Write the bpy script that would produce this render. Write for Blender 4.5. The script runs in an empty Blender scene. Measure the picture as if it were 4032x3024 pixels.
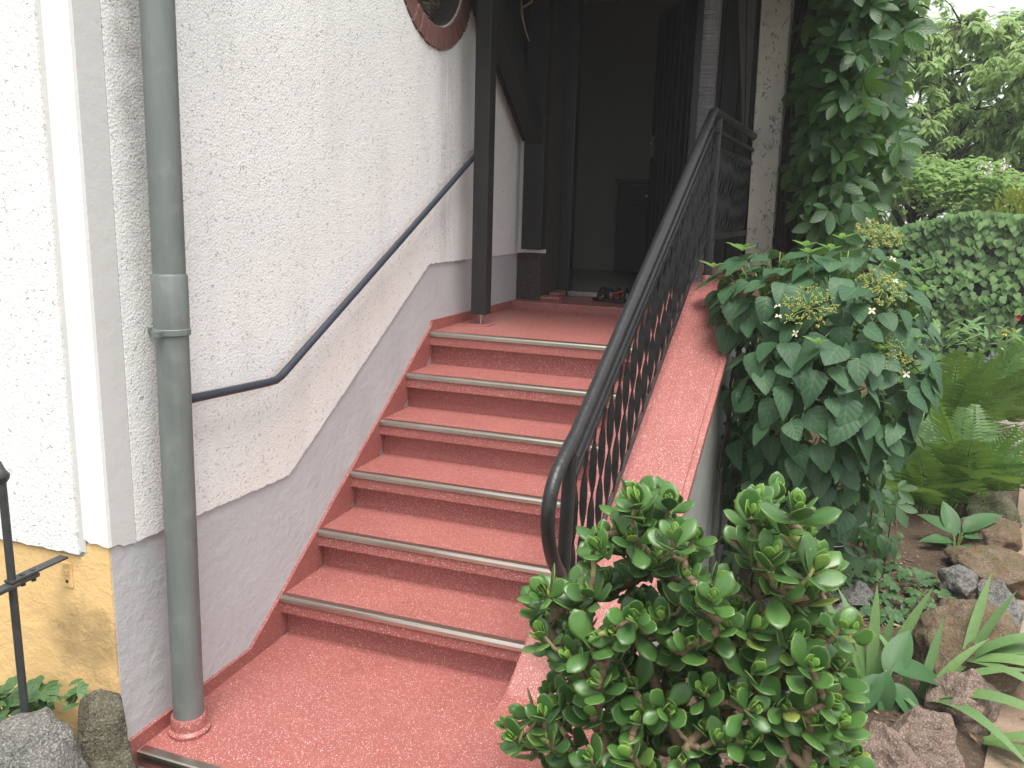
import bpy, bmesh, math, random
from mathutils import Vector, Matrix, noise
random.seed(11)
PI = math.pi
SC = bpy.context.scene
COL = SC.collection
# ------------------------------------------------------------------ camera, sky, sun, exposure
CAM = Vector((1.851, -2.584, 1.691))
yaw, pitch, roll = math.radians(19.2), math.radians(11.81), math.radians(1.67)
fw = Vector((-math.sin(yaw)*math.cos(pitch), math.cos(yaw)*math.cos(pitch), -math.sin(pitch)))
rt = Vector((math.cos(yaw), math.sin(yaw), 0)); up = rt.cross(fw)
rt2 = rt*math.cos(roll) + up*math.sin(roll); up2 = -rt*math.sin(roll) + up*math.cos(roll)
cd = bpy.data.cameras.new('camera'); cam = bpy.data.objects.new('camera', cd); COL.objects.link(cam)
cam.matrix_world = Matrix(((rt2.x, up2.x, -fw.x, CAM.x), (rt2.y, up2.y, -fw.y, CAM.y), (rt2.z, up2.z, -fw.z, CAM.z), (0, 0, 0, 1)))
cd.sensor_width = 36; cd.lens = 836.4/1024*36; cd.clip_start = 0.05; cd.clip_end = 2000
SC.camera = cam

SUN_EL, SUN_AZ = math.radians(68), math.radians(152)   # azimuth clockwise from +Y: high behind the camera, veiled by thin cloud
w = bpy.data.worlds.new('World'); SC.world = w; w.use_nodes = True
wn = w.node_tree.nodes; wl = w.node_tree.links
bg = wn['Background']
sky = wn.new('ShaderNodeTexSky'); sky.sky_type = 'NISHITA'; sky.sun_disc = False
sky.sun_elevation = SUN_EL; sky.sun_rotation = SUN_AZ; sky.air_density = 1.0; sky.dust_density = 6.0; sky.ozone_density = 1.0
hs = wn.new('ShaderNodeHueSaturation'); hs.inputs['Saturation'].default_value = 0.22
wl.new(sky.outputs[0], hs.inputs['Color'])
veil = wn.new('ShaderNodeMix'); veil.data_type = 'RGBA'; veil.inputs[0].default_value = .6      # even bright cloud cover over the clear sky
wl.new(hs.outputs[0], veil.inputs[6]); veil.inputs[7].default_value = (4.6, 4.7, 4.85, 1); wl.new(veil.outputs[2], bg.inputs['Color'])
bg.inputs['Strength'].default_value = 0.15
sd = bpy.data.lights.new('sun', 'SUN'); sd.energy = 2.1; sd.angle = math.radians(30); sd.color = (1.0, 0.95, 0.88)
sun = bpy.data.objects.new('sun', sd); COL.objects.link(sun)
to_sun = Vector((math.sin(SUN_AZ)*math.cos(SUN_EL), math.cos(SUN_AZ)*math.cos(SUN_EL), math.sin(SUN_EL)))
sun.rotation_euler = to_sun.to_track_quat('Z', 'Y').to_euler(); sun.location = to_sun*30
SC.view_settings.view_transform = 'Standard'; SC.view_settings.look = 'None'
SC.view_settings.exposure = 1.02; SC.view_settings.gamma = 1.0; SC.view_settings.use_curve_mapping = False
SC.cycles.use_denoising = True
GLARE_DENSITY = 0.0026  # density of the added volume that stands in for lens glare
SC.cycles.max_bounces = 6; SC.cycles.diffuse_bounces = 3; SC.cycles.transmission_bounces = 4; SC.cycles.transparent_max_bounces = 4
SC.cycles.sample_clamp_indirect = 6.0

# ------------------------------------------------------------------ mesh helpers
class MB:
    def __init__(s): s.v = []; s.f = []; s.uv = {}
    def add(s, vs, fs, uvs=None):
        b = len(s.v); s.v += [tuple(p) for p in vs]; s.f += [tuple(i+b for i in f) for f in fs]
        if uvs:
            for i, t in enumerate(uvs): s.uv[b+i] = t
        return s
    def box(s, x0, x1, y0, y1, z0, z1):
        return s.add([(x0,y0,z0),(x1,y0,z0),(x1,y1,z0),(x0,y1,z0),(x0,y0,z1),(x1,y0,z1),(x1,y1,z1),(x0,y1,z1)],
                     [(0,3,2,1),(4,5,6,7),(0,1,5,4),(1,2,6,5),(2,3,7,6),(3,0,4,7)])
    def prism(s, pts, vec):        # polygon (3d points) extruded by vec
        n = len(pts); vec = Vector(vec)
        vs = [Vector(p) for p in pts] + [Vector(p)+vec for p in pts]
        return s.add(vs, [tuple(range(n))[::-1], tuple(range(n, 2*n))] + [(i, (i+1) % n, n+(i+1) % n, n+i) for i in range(n)])
    def tube(s, path, rad, seg=10, cap=True, sq=1.0, updir=None):
        path = [Vector(p) for p in path]; n = len(path)
        if not hasattr(rad, '__len__'): rad = [rad]*n
        vs = []; fs = []
        t0 = (path[1]-path[0]).normalized()
        a = Vector(updir) if updir else (Vector((0,0,1)) if abs(t0.z) < .9 else Vector((1,0,0)))
        for i, p in enumerate(path):
            t = (path[min(i+1, n-1)] - path[max(i-1, 0)]).normalized()
            x = t.cross(a)
            if x.length < 1e-5: x = t.orthogonal()
            x.normalize(); y = x.cross(t).normalized()
            if not updir: a = y
            for k in range(seg):
                th = 2*PI*k/seg
                vs.append(p + x*math.cos(th)*rad[i]*sq + y*math.sin(th)*rad[i])
        for i in range(n-1):
            for k in range(seg):
                fs.append((i*seg+k, i*seg+(k+1) % seg, (i+1)*seg+(k+1) % seg, (i+1)*seg+k))
        if cap: fs += [tuple(range(seg))[::-1], tuple(range((n-1)*seg, n*seg))]
        return s.add(vs, fs)
    def bar(s, path, wx, wz, updir=(0,0,1)):   # rectangular section swept on a path: wx across, wz along updir
        path = [Vector(p) for p in path]; n = len(path); vs = []; fs = []; a = Vector(updir)
        for i, p in enumerate(path):
            t = (path[min(i+1, n-1)] - path[max(i-1, 0)]).normalized()
            x = t.cross(a).normalized(); y = x.cross(t).normalized()
            for cx, cy in ((-1,-1),(1,-1),(1,1),(-1,1)): vs.append(p + x*cx*wx/2 + y*cy*wz/2)
        for i in range(n-1):
            for k in range(4): fs.append((i*4+k, i*4+(k+1) % 4, (i+1)*4+(k+1) % 4, (i+1)*4+k))
        fs += [(3,2,1,0), tuple(range((n-1)*4, n*4))]
        return s.add(vs, fs)
    def lathe(s, prof, c, seg=20):
        vs = []; fs = []; n = len(prof)
        for r, z in prof:
            for k in range(seg):
                th = 2*PI*k/seg; vs.append((c[0]+r*math.cos(th), c[1]+r*math.sin(th), c[2]+z))
        for i in range(n-1):
            for k in range(seg): fs.append((i*seg+k, i*seg+(k+1) % seg, (i+1)*seg+(k+1) % seg, (i+1)*seg+k))
        fs += [tuple(range(seg))[::-1], tuple(range((n-1)*seg, n*seg))]
        return s.add(vs, fs)
    def inst(s, other, M):
        b = len(s.v); s.v += [tuple(M @ Vector(p)) for p in other.v]; s.f += [tuple(i+b for i in f) for f in other.f]
        for i, t in other.uv.items(): s.uv[b+i] = t
        return s
    def mesh(s, name, smooth=False):
        me = bpy.data.meshes.new(name); me.from_pydata(s.v, [], s.f); me.update()
        if s.uv:
            ul = me.uv_layers.new(name='UVMap')
            for l in me.loops: ul.data[l.index].uv = s.uv.get(l.vertex_index, (0, 0))
        if smooth:
            me.polygons.foreach_set('use_smooth', [True]*len(me.polygons))
        return me

def fixn(me):
    bm = bmesh.new(); bm.from_mesh(me); bmesh.ops.recalc_face_normals(bm, faces=bm.faces); bm.to_mesh(me); bm.free(); me.update()

def tag(o, label=None, cat=None, group=None, kind=None):
    if label: o['label'] = label
    if cat: o['category'] = cat
    if group: o['group'] = group
    if kind: o['kind'] = kind
    return o
def thing(name, loc, label, cat, group=None):
    o = bpy.data.objects.new(name, None); COL.objects.link(o); o.location = loc; o.empty_display_size = .1
    return tag(o, label, cat, group)
def par(o, parent):       # meshes are modelled in world coordinates, so only an Empty's offset has to be undone
    o.parent = parent
    if parent.type == 'EMPTY': o.matrix_parent_inverse = Matrix.Translation(-Vector(parent.location))
def obj(name, mb, mat, parent=None, smooth=False, bevel=0, auto=None, fix=True):
    me = mb if isinstance(mb, bpy.types.Mesh) else mb.mesh(name, smooth)
    if fix and not isinstance(mb, bpy.types.Mesh): fixn(me)
    if mat and not me.materials: me.materials.append(mat)
    o = bpy.data.objects.new(name, me); COL.objects.link(o)
    if parent: par(o, parent)
    if bevel:
        b = o.modifiers.new('b', 'BEVEL'); b.width = bevel; b.segments = 2; b.limit_method = 'ANGLE'; b.angle_limit = .7
    if auto:
        for p in me.polygons: p.use_smooth = True
        me.set_sharp_from_angle(angle=auto)
    return o
def inst(name, me, M, parent):
    o = bpy.data.objects.new(name, me); COL.objects.link(o)
    if parent: par(o, parent)
    o.matrix_basis = M
    return o
def frame(loc, d, n, s=1.0, sx=None):
    y = Vector(d).normalized(); x = y.cross(Vector(n))
    if x.length < 1e-4: x = y.orthogonal()
    x.normalize(); z = x.cross(y)
    sx = s if sx is None else sx
    return Matrix(((x.x*sx, y.x*s, z.x*s, loc[0]), (x.y*sx, y.y*s, z.y*s, loc[1]), (x.z*sx, y.z*s, z.z*s, loc[2]), (0, 0, 0, 1)))
def rv(a=1.0): return Vector((random.uniform(-a, a), random.uniform(-a, a), random.uniform(-a, a)))
U = random.uniform

# ------------------------------------------------------------------ materials
class NT:
    def __init__(s, name):
        s.m = bpy.data.materials.new(name); s.m.use_nodes = True; s.t = s.m.node_tree; s.n = s.t.nodes; s.l = s.t.links
        s.p = s.n['Principled BSDF']; s.out = s.n['Material Output']; s._co = None
    def co(s):
        if not s._co: s._co = s.n.new('ShaderNodeTexCoord')
        return s._co.outputs['Object']
    def node(s, t, ins={}, **kw):
        nd = s.n.new('ShaderNode'+t)
        for k, v in kw.items(): setattr(nd, k, v)
        for k, v in ins.items():
            if isinstance(v, bpy.types.NodeSocket): s.l.new(v, nd.inputs[k])
            else: nd.inputs[k].default_value = v
        return nd
    def noise(s, scale, detail=4, rough=.55, vec=None, dist=0):
        return s.node('TexNoise', {'Vector': vec or s.co(), 'Scale': scale, 'Detail': detail, 'Roughness': rough, 'Distortion': dist}).outputs['Fac']
    def vor(s, scale, feature='F1', vec=None, out='Distance', rnd=1.0):
        return s.node('TexVoronoi', {'Vector': vec or s.co(), 'Scale': scale, 'Randomness': rnd}, feature=feature).outputs[out]
    def ramp(s, fac, stops, interp='LINEAR'):
        r = s.node('ValToRGB', {'Fac': fac}); cr = r.color_ramp; cr.interpolation = interp
        while len(cr.elements) < len(stops): cr.elements.new(.5)
        for e, (p, c) in zip(cr.elements, stops):
            e.position = p; e.color = (c, c, c, 1) if not hasattr(c, '__len__') else (*c, 1)
        return r.outputs['Color']
    def mix(s, f, a, b, mode='MIX'):
        nd = s.n.new('ShaderNodeMix'); nd.data_type = 'RGBA'; nd.blend_type = mode; nd.clamp_factor = True
        for i, v in ((0, f), (6, a), (7, b)):
            if isinstance(v, bpy.types.NodeSocket): s.l.new(v, nd.inputs[i])
            else: nd.inputs[i].default_value = (*v, 1) if hasattr(v, '__len__') else v
        return nd.outputs[2]
    def math(s, op, a, b=0.0, c=None):
        nd = s.n.new('ShaderNodeMath'); nd.operation = op
        for i, v in enumerate((a, b) if c is None else (a, b, c)):
            if isinstance(v, bpy.types.NodeSocket): s.l.new(v, nd.inputs[i])
            else: nd.inputs[i].default_value = v
        return nd.outputs[0]
    def bump(s, h, strength=.5, dist=.01, prev=None):
        ins = {'Height': h, 'Strength': strength, 'Distance': dist}
        if prev: ins['Normal'] = prev
        return s.node('Bump', ins).outputs['Normal']
    def set(s, **kw):
        names = {'color': 'Base Color', 'rough': 'Roughness', 'metal': 'Metallic', 'normal': 'Normal', 'spec': 'Specular IOR Level', 'coat': 'Coat Weight'}
        for k, v in kw.items():
            i = s.p.inputs[names[k]]
            if isinstance(v, bpy.types.NodeSocket): s.l.new(v, i)
            else: i.default_value = (*v, 1) if hasattr(v, '__len__') else v
        return s
M = {}
def xyz(nt):
    sp = nt.node('SeparateXYZ', {'Vector': nt.co()}); return sp.outputs[0], sp.outputs[1], sp.outputs[2]
def band(nt, v, a, b, soft):      # 1 between a and b with soft edges
    up_ = nt.math('SMOOTH_MIN', nt.math('DIVIDE', nt.math('SUBTRACT', v, a), soft), 1.0, .2)
    dn_ = nt.math('SMOOTH_MIN', nt.math('DIVIDE', nt.math('SUBTRACT', b, v), soft), 1.0, .2)
    return nt.math('MAXIMUM', nt.math('MINIMUM', up_, dn_), 0.0)

def mat_roughcast(name, col, grain=1.0, stain_shade=True, pits=True, amp=1.0):
    n = NT(name); n1 = n.noise(115*grain, 4, .6); n2 = n.noise(30*grain, 2, .5)
    v = n.vor(120*grain)
    peb = n.ramp(v, [(0, 1), (.55, .35), (1, 0)])
    pit = n.ramp(n.noise(72*grain, 2, .5, dist=.5), [(.31, 0), (.36, 1)])
    h = n.math('ADD', n.math('MULTIPLY', n1, .62), n.math('MULTIPLY', peb, .30))
    h = n.math('ADD', h, n.math('MULTIPLY', pit, .85 if pits else .15))
    h = n.math('ADD', h, n.math('MULTIPLY', n2, .4))
    c = n.mix(n.ramp(n.noise(2.2, 4), [(.35, 0), (.7, 1)]), col, tuple(x*.93 for x in col))
    c = n.mix(n.math('MULTIPLY', n.math('SUBTRACT', 1.0, pit), .5), c, tuple(x*.5 for x in col))
    if stain_shade:
        x, y, z = xyz(n)
        m = n.math('MULTIPLY', band(n, y, -.71, -.52, .06), band(n, z, 1.35, 9, .9))
        m = n.math('MULTIPLY', m, n.ramp(n.noise(9, 5, .7), [(.3, 0), (.62, 1)]))
        c = n.mix(n.math('MULTIPLY', m, .75), c, (.22, .22, .20))
        st = n.math('MULTIPLY', band(n, y, -.6, 1.4, .3), band(n, n.math('SUBTRACT', z, n.math('MULTIPLY', y, .6)), .55, .95, .18))
        c = n.mix(n.math('MULTIPLY', st, .16), c, (.80, .66, .48))
        mp = n.node('Mapping', {'Vector': n.co(), 'Scale': (5, 5, .45)})
        sk_ = n.ramp(n.noise(1.5, 5, .65, mp.outputs[0]), [(.50, 0), (.72, 1)])
        c = n.mix(n.math('MULTIPLY', sk_, .22), c, (.50, .50, .47))
        post_shade = n.math('MULTIPLY', band(n, y, 1.40, 1.72, .12), band(n, z, 1.3, 2.6, .2))  # grey streaks painting the porch post's soft shadow into the wall colour
        c = n.mix(n.math('MULTIPLY', n.math('MULTIPLY', post_shade, n.ramp(n.noise(7, 5, .7, mp.outputs[0]), [(.3, 0), (.6, 1)])), .45), c, (.38, .38, .37))
    n.set(color=c, rough=.92, spec=.2, normal=n.bump(h, .62*amp, .006)); return n.m
M['roughcast'] = mat_roughcast('roughcast_white', (.80, .80, .79))
M['roughcast_front'] = mat_roughcast('roughcast_front', (.84, .84, .83), .85, stain_shade=False)
def mat_plaster(name, col, amp=.5, var=.9, dirt=None):
    n = NT(name); a = n.noise(7, 5, .55); b = n.noise(120, 3, .5); r = n.noise(28, 4, .6, dist=.5)
    h = n.math('ADD', n.math('MULTIPLY', a, 1.6), n.math('ADD', n.math('MULTIPLY', r, .55), n.math('MULTIPLY', b, .3)))
    c = n.mix(n.ramp(n.noise(3.2, 5, .6), [(.3, 0), (.7, 1)]), col, tuple(x*var for x in col))
    if dirt:
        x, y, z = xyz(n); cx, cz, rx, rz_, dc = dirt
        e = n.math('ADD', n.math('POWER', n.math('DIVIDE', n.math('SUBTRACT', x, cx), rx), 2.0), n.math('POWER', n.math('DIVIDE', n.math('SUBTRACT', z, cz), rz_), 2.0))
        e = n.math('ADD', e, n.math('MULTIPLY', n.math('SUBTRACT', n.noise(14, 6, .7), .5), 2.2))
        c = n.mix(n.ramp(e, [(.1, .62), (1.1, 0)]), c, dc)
    n.set(color=c, rough=.85, spec=.25, normal=n.bump(h, amp, .012)); return n.m
M['gray_plaster'] = mat_plaster('gray_plinth_plaster', (.50, .505, .515), .34)
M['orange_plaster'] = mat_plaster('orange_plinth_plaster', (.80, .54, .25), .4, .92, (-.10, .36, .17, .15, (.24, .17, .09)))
M['white_trim'] = mat_plaster('white_trim_plaster', (.82, .82, .81), .12, .97)
M['gray_trim'] = mat_plaster('gray_trim_plaster', (.60, .595, .585), .12, .96)
M['parapet_plaster'] = mat_plaster('parapet_plaster', (.36, .375, .355), .35, .8)
def mat_brown():
    n = NT('brown_roughcast'); v = n.vor(150); h = n.math('ADD', n.math('MULTIPLY', v, -.8), n.noise(60, 4))
    c = n.mix(n.ramp(n.noise(130, 2), [(.4, 0), (.7, 1)]), (.035, .028, .024), (.085, .068, .055))
    n.set(color=c, rough=.8, normal=n.bump(h, .9, .008)); return n.m
M['brown'] = mat_brown()
def mat_red():
    n = NT('red_fleck_coating')
    def flecks(scale, thr, pick):
        vt = n.node('TexVoronoi', {'Vector': n.co(), 'Scale': scale}, feature='F1')
        sp = n.node('SeparateColor', {'Color': vt.outputs['Color']})
        near = n.math('LESS_THAN', vt.outputs['Distance'], n.math('MULTIPLY', sp.outputs[1], thr))
        return n.math('MULTIPLY', near, n.math('GREATER_THAN', sp.outputs[0], pick))
    f1 = flecks(270, .52, .50); f2 = flecks(310, .5, .55); f3 = flecks(190, .38, .70)
    base = n.mix(n.ramp(n.noise(3.5, 5, .6), [(.3, 0), (.72, 1)]), (.345, .118, .104), (.285, .095, .083))
    base = n.mix(n.math('MULTIPLY', n.ramp(n.noise(1.1, 6, .7), [(.52, 0), (.75, 1)]), .35), base, (.24, .085, .073))
    base = n.mix(n.math('MULTIPLY', n.ramp(n.noise(300, 2), [(.45, 0), (.62, 1)]), .35), base, (.23, .06, .05))
    c = n.mix(n.math('MULTIPLY', f2, .75), base, (.17, .048, .042))
    c = n.mix(n.math('MULTIPLY', f1, .8), c, (.62, .36, .33))
    c = n.mix(n.math('MULTIPLY', f3, .85), c, (.76, .56, .52))
    h = n.math('ADD', n.noise(240, 3), n.math('MULTIPLY', n.noise(18, 3), .9))
    n.set(color=c, rough=n.ramp(n.noise(40, 3), [(.3, .30), (.7, .44)]), spec=.5, normal=n.bump(h, .22, .004)); return n.m
M['red'] = mat_red()
def simple(name, col, rough=.5, metal=0, var=.8, scale=8, bump=.15, bscale=60, bdist=.004, spec=.5, dark=None):
    n = NT(name); c = n.mix(n.ramp(n.noise(scale, 5, .6), [(.3, 0), (.7, 1)]), col, dark or tuple(x*var for x in col))
    n.set(color=c, rough=rough, metal=metal, spec=spec, normal=n.bump(n.noise(bscale, 4, .6), bump, bdist)); return n.m
M['iron'] = simple('black_iron_paint', (.015, .0155, .017), .40, 0, .7, 12, .45, 45, .006)
M['bal_iron'] = simple('black_baluster_paint', (.012, .0125, .014), .55, 0, .6, 12, .4, 45, .005, .35)
M['fence_iron'] = simple('dark_gray_iron_paint', (.05, .052, .055), .5, 0, .6, 20, .4, 60, .004)
M['rail_blue'] = simple('blue_black_paint', (.032, .040, .058), .42, 0, .75, 10, .2, 60, .003)
M['alu'] = simple('anodised_nosing_metal', (.60, .56, .49), .30, 1.0, .85, 6, .03, 200, .001)
M['steel'] = simple('dull_steel', (.45, .44, .42), .4, 1.0, .7, 20, .1, 90, .002)
M['zinc'] = None
def mat_zinc():
    n = NT('weathered_zinc'); mp = n.node('Mapping', {'Vector': n.co(), 'Scale': (9, 9, 1.1)})
    a = n.noise(1.6, 6, .65, mp.outputs[0]); b = n.noise(14, 5, .6)
    c = n.mix(n.ramp(a, [(.3, 0), (.7, 1)]), (.15, .17, .166), (.21, .235, .225))
    c = n.mix(n.ramp(b, [(.52, 0), (.75, .5)]), c, (.27, .285, .27))
    n.set(color=c, rough=n.ramp(b, [(.3, .42), (.7, .62)]), metal=.35, normal=n.bump(n.noise(7, 3), .08, .01)); return n.m
M['zinc'] = mat_zinc()
def mat_timber(name, col, hew=False, gloss=.45):
    n = NT(name); mp = n.node('Mapping', {'Vector': n.co(), 'Scale': (26, 26, 2.2)})
    g = n.noise(2.0, 6, .65, mp.outputs[0], .4)
    c = n.mix(n.ramp(g, [(.3, 0), (.7, 1)]), col, tuple(x*1.9 for x in col))
    h = g
    if hew:
        mp2 = n.node('Mapping', {'Vector': n.co(), 'Scale': (2.5, 2.5, 75)})
        h = n.math('ADD', n.math('MULTIPLY', n.noise(1.0, 2, .5, mp2.outputs[0], 1.0), 1.6), g)
    n.set(color=c, rough=gloss, spec=.5, normal=n.bump(h, .75 if hew else .35, .012 if hew else .005)); return n.m
M['timber'] = mat_timber('black_stained_timber', (.0065, .0058, .0056), False, .72)
M['hewn'] = mat_timber('hewn_gray_timber', (.062, .061, .064), True, .36)
M['board'] = mat_timber('weathered_gray_board', (.045, .043, .041), False, .7)
M['door'] = mat_timber('dark_door_wood', (.010, .011, .014), False, .45)
M['brick'] = simple('red_brown_brick', (.19, .085, .072), .8, 0, .7, 22, .6, 90, .006)
M['mortar'] = simple('brick_mortar', (.52, .46, .40), .9, 0, .8, 30, .5, 120, .005)
M['dark_glass'] = simple('dark_window_recess', (.012, .013, .015), .25, 0, .9, 4, .02, 10, .001)
M['room_wall'] = simple('room_wall_paint', (.36, .35, .295), .8, 0, .95, 3, .1, 60, .003)
M['room_floor'] = simple('room_floor_tile', (.30, .29, .26), .35, 0, .85, 6, .05, 60, .002)
M['cabinet'] = simple('dark_cabinet_wood', (.016, .012, .010), .5, 0, .7, 10, .1, 60, .002)
M['rubber'] = simple('black_sandal_rubber', (.018, .018, .02), .7, 0, .8, 20, .2, 120, .002)
M['sandal_red'] = simple('red_sandal_strap', (.30, .045, .03), .6, 0, .8, 30, .1, 90, .001)
M['pot'] = simple('dark_plastic_pot', (.02, .021, .022), .4, 0, .8, 20, .05, 60, .001)
M['terracotta'] = simple('terracotta_pot', (.33, .14, .075), .8, 0, .7, 9, .3, 80, .004)
M['antler'] = simple('antler_bone', (.42, .30, .19), .6, 0, .5, 18, .3, 60, .003)
M['wicker'] = simple('old_wicker', (.16, .14, .11), .8, 0, .4, 40, .6, 90, .006)
def mat_limewash():
    n = NT('peeling_limewash'); a = n.noise(9, 7, .7); b = n.noise(40, 5, .7)
    c = n.mix(n.ramp(n.noise(4, 5), [(.3, 0), (.7, 1)]), (.60, .59, .53), (.48, .47, .42))
    spots = n.ramp(n.math('ADD', n.math('MULTIPLY', b, .6), n.math('MULTIPLY', a, .4)), [(.56, 0), (.64, 1)])
    c = n.mix(n.math('MULTIPLY', spots, .8), c, (.17, .16, .13))
    n.set(color=c, rough=.9, normal=n.bump(n.math('ADD', b, a), .45, .008)); return n.m
M['limewash'] = mat_limewash()
def mat_stone(name, c1, c2, c3=None, scale=9, moss=None, warm=None):
    n = NT(name); oi = n.node('ObjectInfo').outputs['Random']
    vec = n.node('VectorMath', {0: n.co(), 1: n.node('CombineXYZ', {0: n.math('MULTIPLY', oi, 9.0)}).outputs[0]}, operation='ADD').outputs[0]
    a = n.noise(scale, 7, .65, vec); b = n.noise(scale*6, 5, .65, vec); g = n.noise(160, 3, .6, vec)
    c = n.mix(n.ramp(a, [(.32, 0), (.68, 1)]), c1, c2)
    c = n.mix(n.ramp(b, [(.42, 0), (.66, .85)]), c, c3 or tuple(x*.45 for x in c1))
    c = n.mix(n.ramp(n.vor(38, 'F1', vec), [(.08, .75), (.2, 0)]), c, tuple(x*.3 for x in c1))
    c = n.mix(n.math('MULTIPLY', n.ramp(g, [(.5, 0), (.62, 1)]), .55), c, tuple(min(1, x*1.9) for x in c1))
    if moss:
        nz = n.node('SeparateXYZ', {'Vector': n.node('NewGeometry').outputs['Normal']}).outputs[2]
        m = n.math('MULTIPLY', n.ramp(nz, [(.15, 0), (.7, 1)]), n.ramp(n.noise(13, 6, .7, vec), [(.46, 0), (.6, 1)]))
        c = n.mix(n.math('MULTIPLY', m, .85), c, moss)
    if warm:
        c = n.mix(n.math('MULTIPLY', n.ramp(n.noise(11, 6, .7, vec), [(.46, 0), (.62, 1)]), .8), c, warm)
    h = n.math('ADD', n.math('MULTIPLY', a, 1.2), n.math('ADD', n.math('MULTIPLY', b, .7), n.math('MULTIPLY', g, .25)))
    n.set(color=c, rough=.9, spec=.25, normal=n.bump(h, 1.0, .03)); return n.m
M['stone_brown'] = mat_stone('brown_mossy_stone', (.21, .160, .115), (.14, .105, .078), None, 8, (.12, .115, .045), (.17, .105, .06))
M['stone_pink'] = mat_stone('pinkish_sandstone', (.25, .185, .15), (.17, .13, .105), None, 6)
M['stone_gray'] = mat_stone('gray_stone', (.22, .215, .20), (.13, .13, .12), None, 9)
M['stone_granite'] = mat_stone('speckled_granite', (.27, .265, .245), (.17, .168, .155), (.09, .09, .082), 12)
M['stone_dark'] = mat_stone('damp_lichen_stone', (.15, .135, .095), (.085, .078, .058), None, 9, (.16, .155, .11))
M['stone_pale'] = mat_stone('pale_boulder', (.40, .37, .31), (.30, .27, .22), None, 6)
M['concrete_pale'] = simple('pale_mortar_smear', (.40, .385, .35), .9, 0, .75, 18, .5, 60, .006)
def mat_soil():
    n = NT('garden_soil'); a = n.noise(5, 7, .7); b = n.noise(60, 5, .7)
    c = n.mix(n.ramp(a, [(.3, 0), (.7, 1)]), (.072, .050, .036), (.125, .088, .062))
    c = n.mix(n.ramp(b, [(.52, 0), (.68, .8)]), c, (.20, .145, .10))
    c = n.mix(n.ramp(n.vor(45), [(.05, .6), (.16, 0)]), c, (.26, .21, .155))
    n.set(color=c, rough=.95, spec=.2, normal=n.bump(n.math('ADD', b, n.math('MULTIPLY', n.vor(38), -.6)), 1.0, .02)); return n.m
M['soil'] = mat_soil()
def mat_path():
    n = NT('sandy_path'); a = n.noise(3, 6, .65); b = n.noise(80, 5, .7)
    c = n.mix(n.ramp(a, [(.3, 0), (.7, 1)]), (.34, .255, .19), (.27, .195, .14))
    c = n.mix(n.ramp(b, [(.55, 0), (.7, .8)]), c, (.17, .115, .075))
    n.set(color=c, rough=.95, spec=.2, normal=n.bump(b, .8, .01)); return n.m
M['path'] = mat_path()
M['ground'] = simple('lawn_earth', (.075, .085, .035), .95, 0, .6, 2, .8, 40, .02)
M['litter'] = None
def mat_rand(name, cols, rough=.8):
    n = NT(name); g = n.node('NewGeometry').outputs['Random Per Island']
    c = n.ramp(g, [(i/(max(1, len(cols)-1)), c) for i, c in enumerate(cols)])
    n.set(color=c, rough=rough); return n.m
M['litter'] = mat_rand('leaf_litter', [(.10, .06, .035), (.26, .14, .07), (.17, .12, .07), (.32, .24, .14), (.07, .05, .035)])
def mat_leaf(name, c1, c2, rough=.45, trans=.35, tcol=None, veins=0, spec=.5, edge=None, coat=0, back=None, age=None):
    n = NT(name)
    r = n.math('FRACT', n.math('ADD', n.node('ObjectInfo').outputs['Random'], n.node('NewGeometry').outputs['Random Per Island']))
    c = n.mix(r, c1, c2)
    if age: c = n.mix(n.ramp(r, [(.965, 0), (.995, 1)]), c, age)
    uvn = n.node('UVMap'); sp = n.node('SeparateXYZ', {'Vector': uvn.outputs[0]}); u, v = sp.outputs[0], sp.outputs[1]
    au = n.math('ABSOLUTE', u)
    nz = n.noise(26, 4, .6)
    c = n.mix(n.math('MULTIPLY', n.ramp(nz, [(.35, 0), (.7, 1)]), .35), c, tuple(x*.62 for x in c1))
    h = n.math('MULTIPLY', nz, .4)
    if veins:
        ph = n.math('MULTIPLY', n.math('SUBTRACT', v, n.math('MULTIPLY', au, .34)), veins*2*PI)
        sv = n.ramp(n.math('COSINE', ph), [(.93, 0), (1.0, 1)]); mid = n.ramp(au, [(.03, 1), (.09, 0)])
        vv = n.math('MAXIMUM', sv, mid)
        c = n.mix(n.math('MULTIPLY', vv, .26), c, tuple(min(1, x*2.0) for x in c2))
        h = n.math('SUBTRACT', n.math('MULTIPLY', n.math('COSINE', ph), -.5), n.math('MULTIPLY', vv, .8))
    if edge: c = n.mix(n.ramp(au, [(.80, 0), (1.0, .85)]), c, edge)
    if back:
        bf = n.node('NewGeometry').outputs['Backfacing']; c = n.mix(n.math('MULTIPLY', bf, .7), c, back)
    n.set(color=c, rough=rough, spec=spec, coat=coat, normal=n.bump(h, .16 if veins else .2, .006))
    if trans:
        tr = n.node('BsdfTranslucent'); tc = n.mix(.5, c, tcol or tuple(min(1, x*2.2) for x in c2)); n.l.new(tc, tr.inputs['Color'])
        mx = n.node('MixShader', {'Fac': trans}); n.l.new(n.p.outputs[0], mx.inputs[1]); n.l.new(tr.outputs[0], mx.inputs[2])
        n.l.new(mx.outputs[0], n.out.inputs['Surface'])
    return n.m
M['jade'] = mat_leaf('jade_leaf', (.038, .104, .026), (.080, .178, .040), .33, 0, spec=.45, edge=(.19, .27, .06), age=(.22, .26, .06))
M['jade_young'] = mat_leaf('jade_leaf_young', (.13, .26, .05), (.17, .32, .06), .30, 0, spec=.5, edge=(.27, .38, .09))
M['hyd'] = mat_leaf('hydrangea_leaf', (.038, .096, .046), (.060, .135, .060), .55, .22, (.20, .36, .05), 5, .4)
M['hyd_young'] = mat_leaf('hydrangea_young_leaf', (.13, .27, .06), (.18, .33, .08), .5, .35, None, 5)
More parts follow.
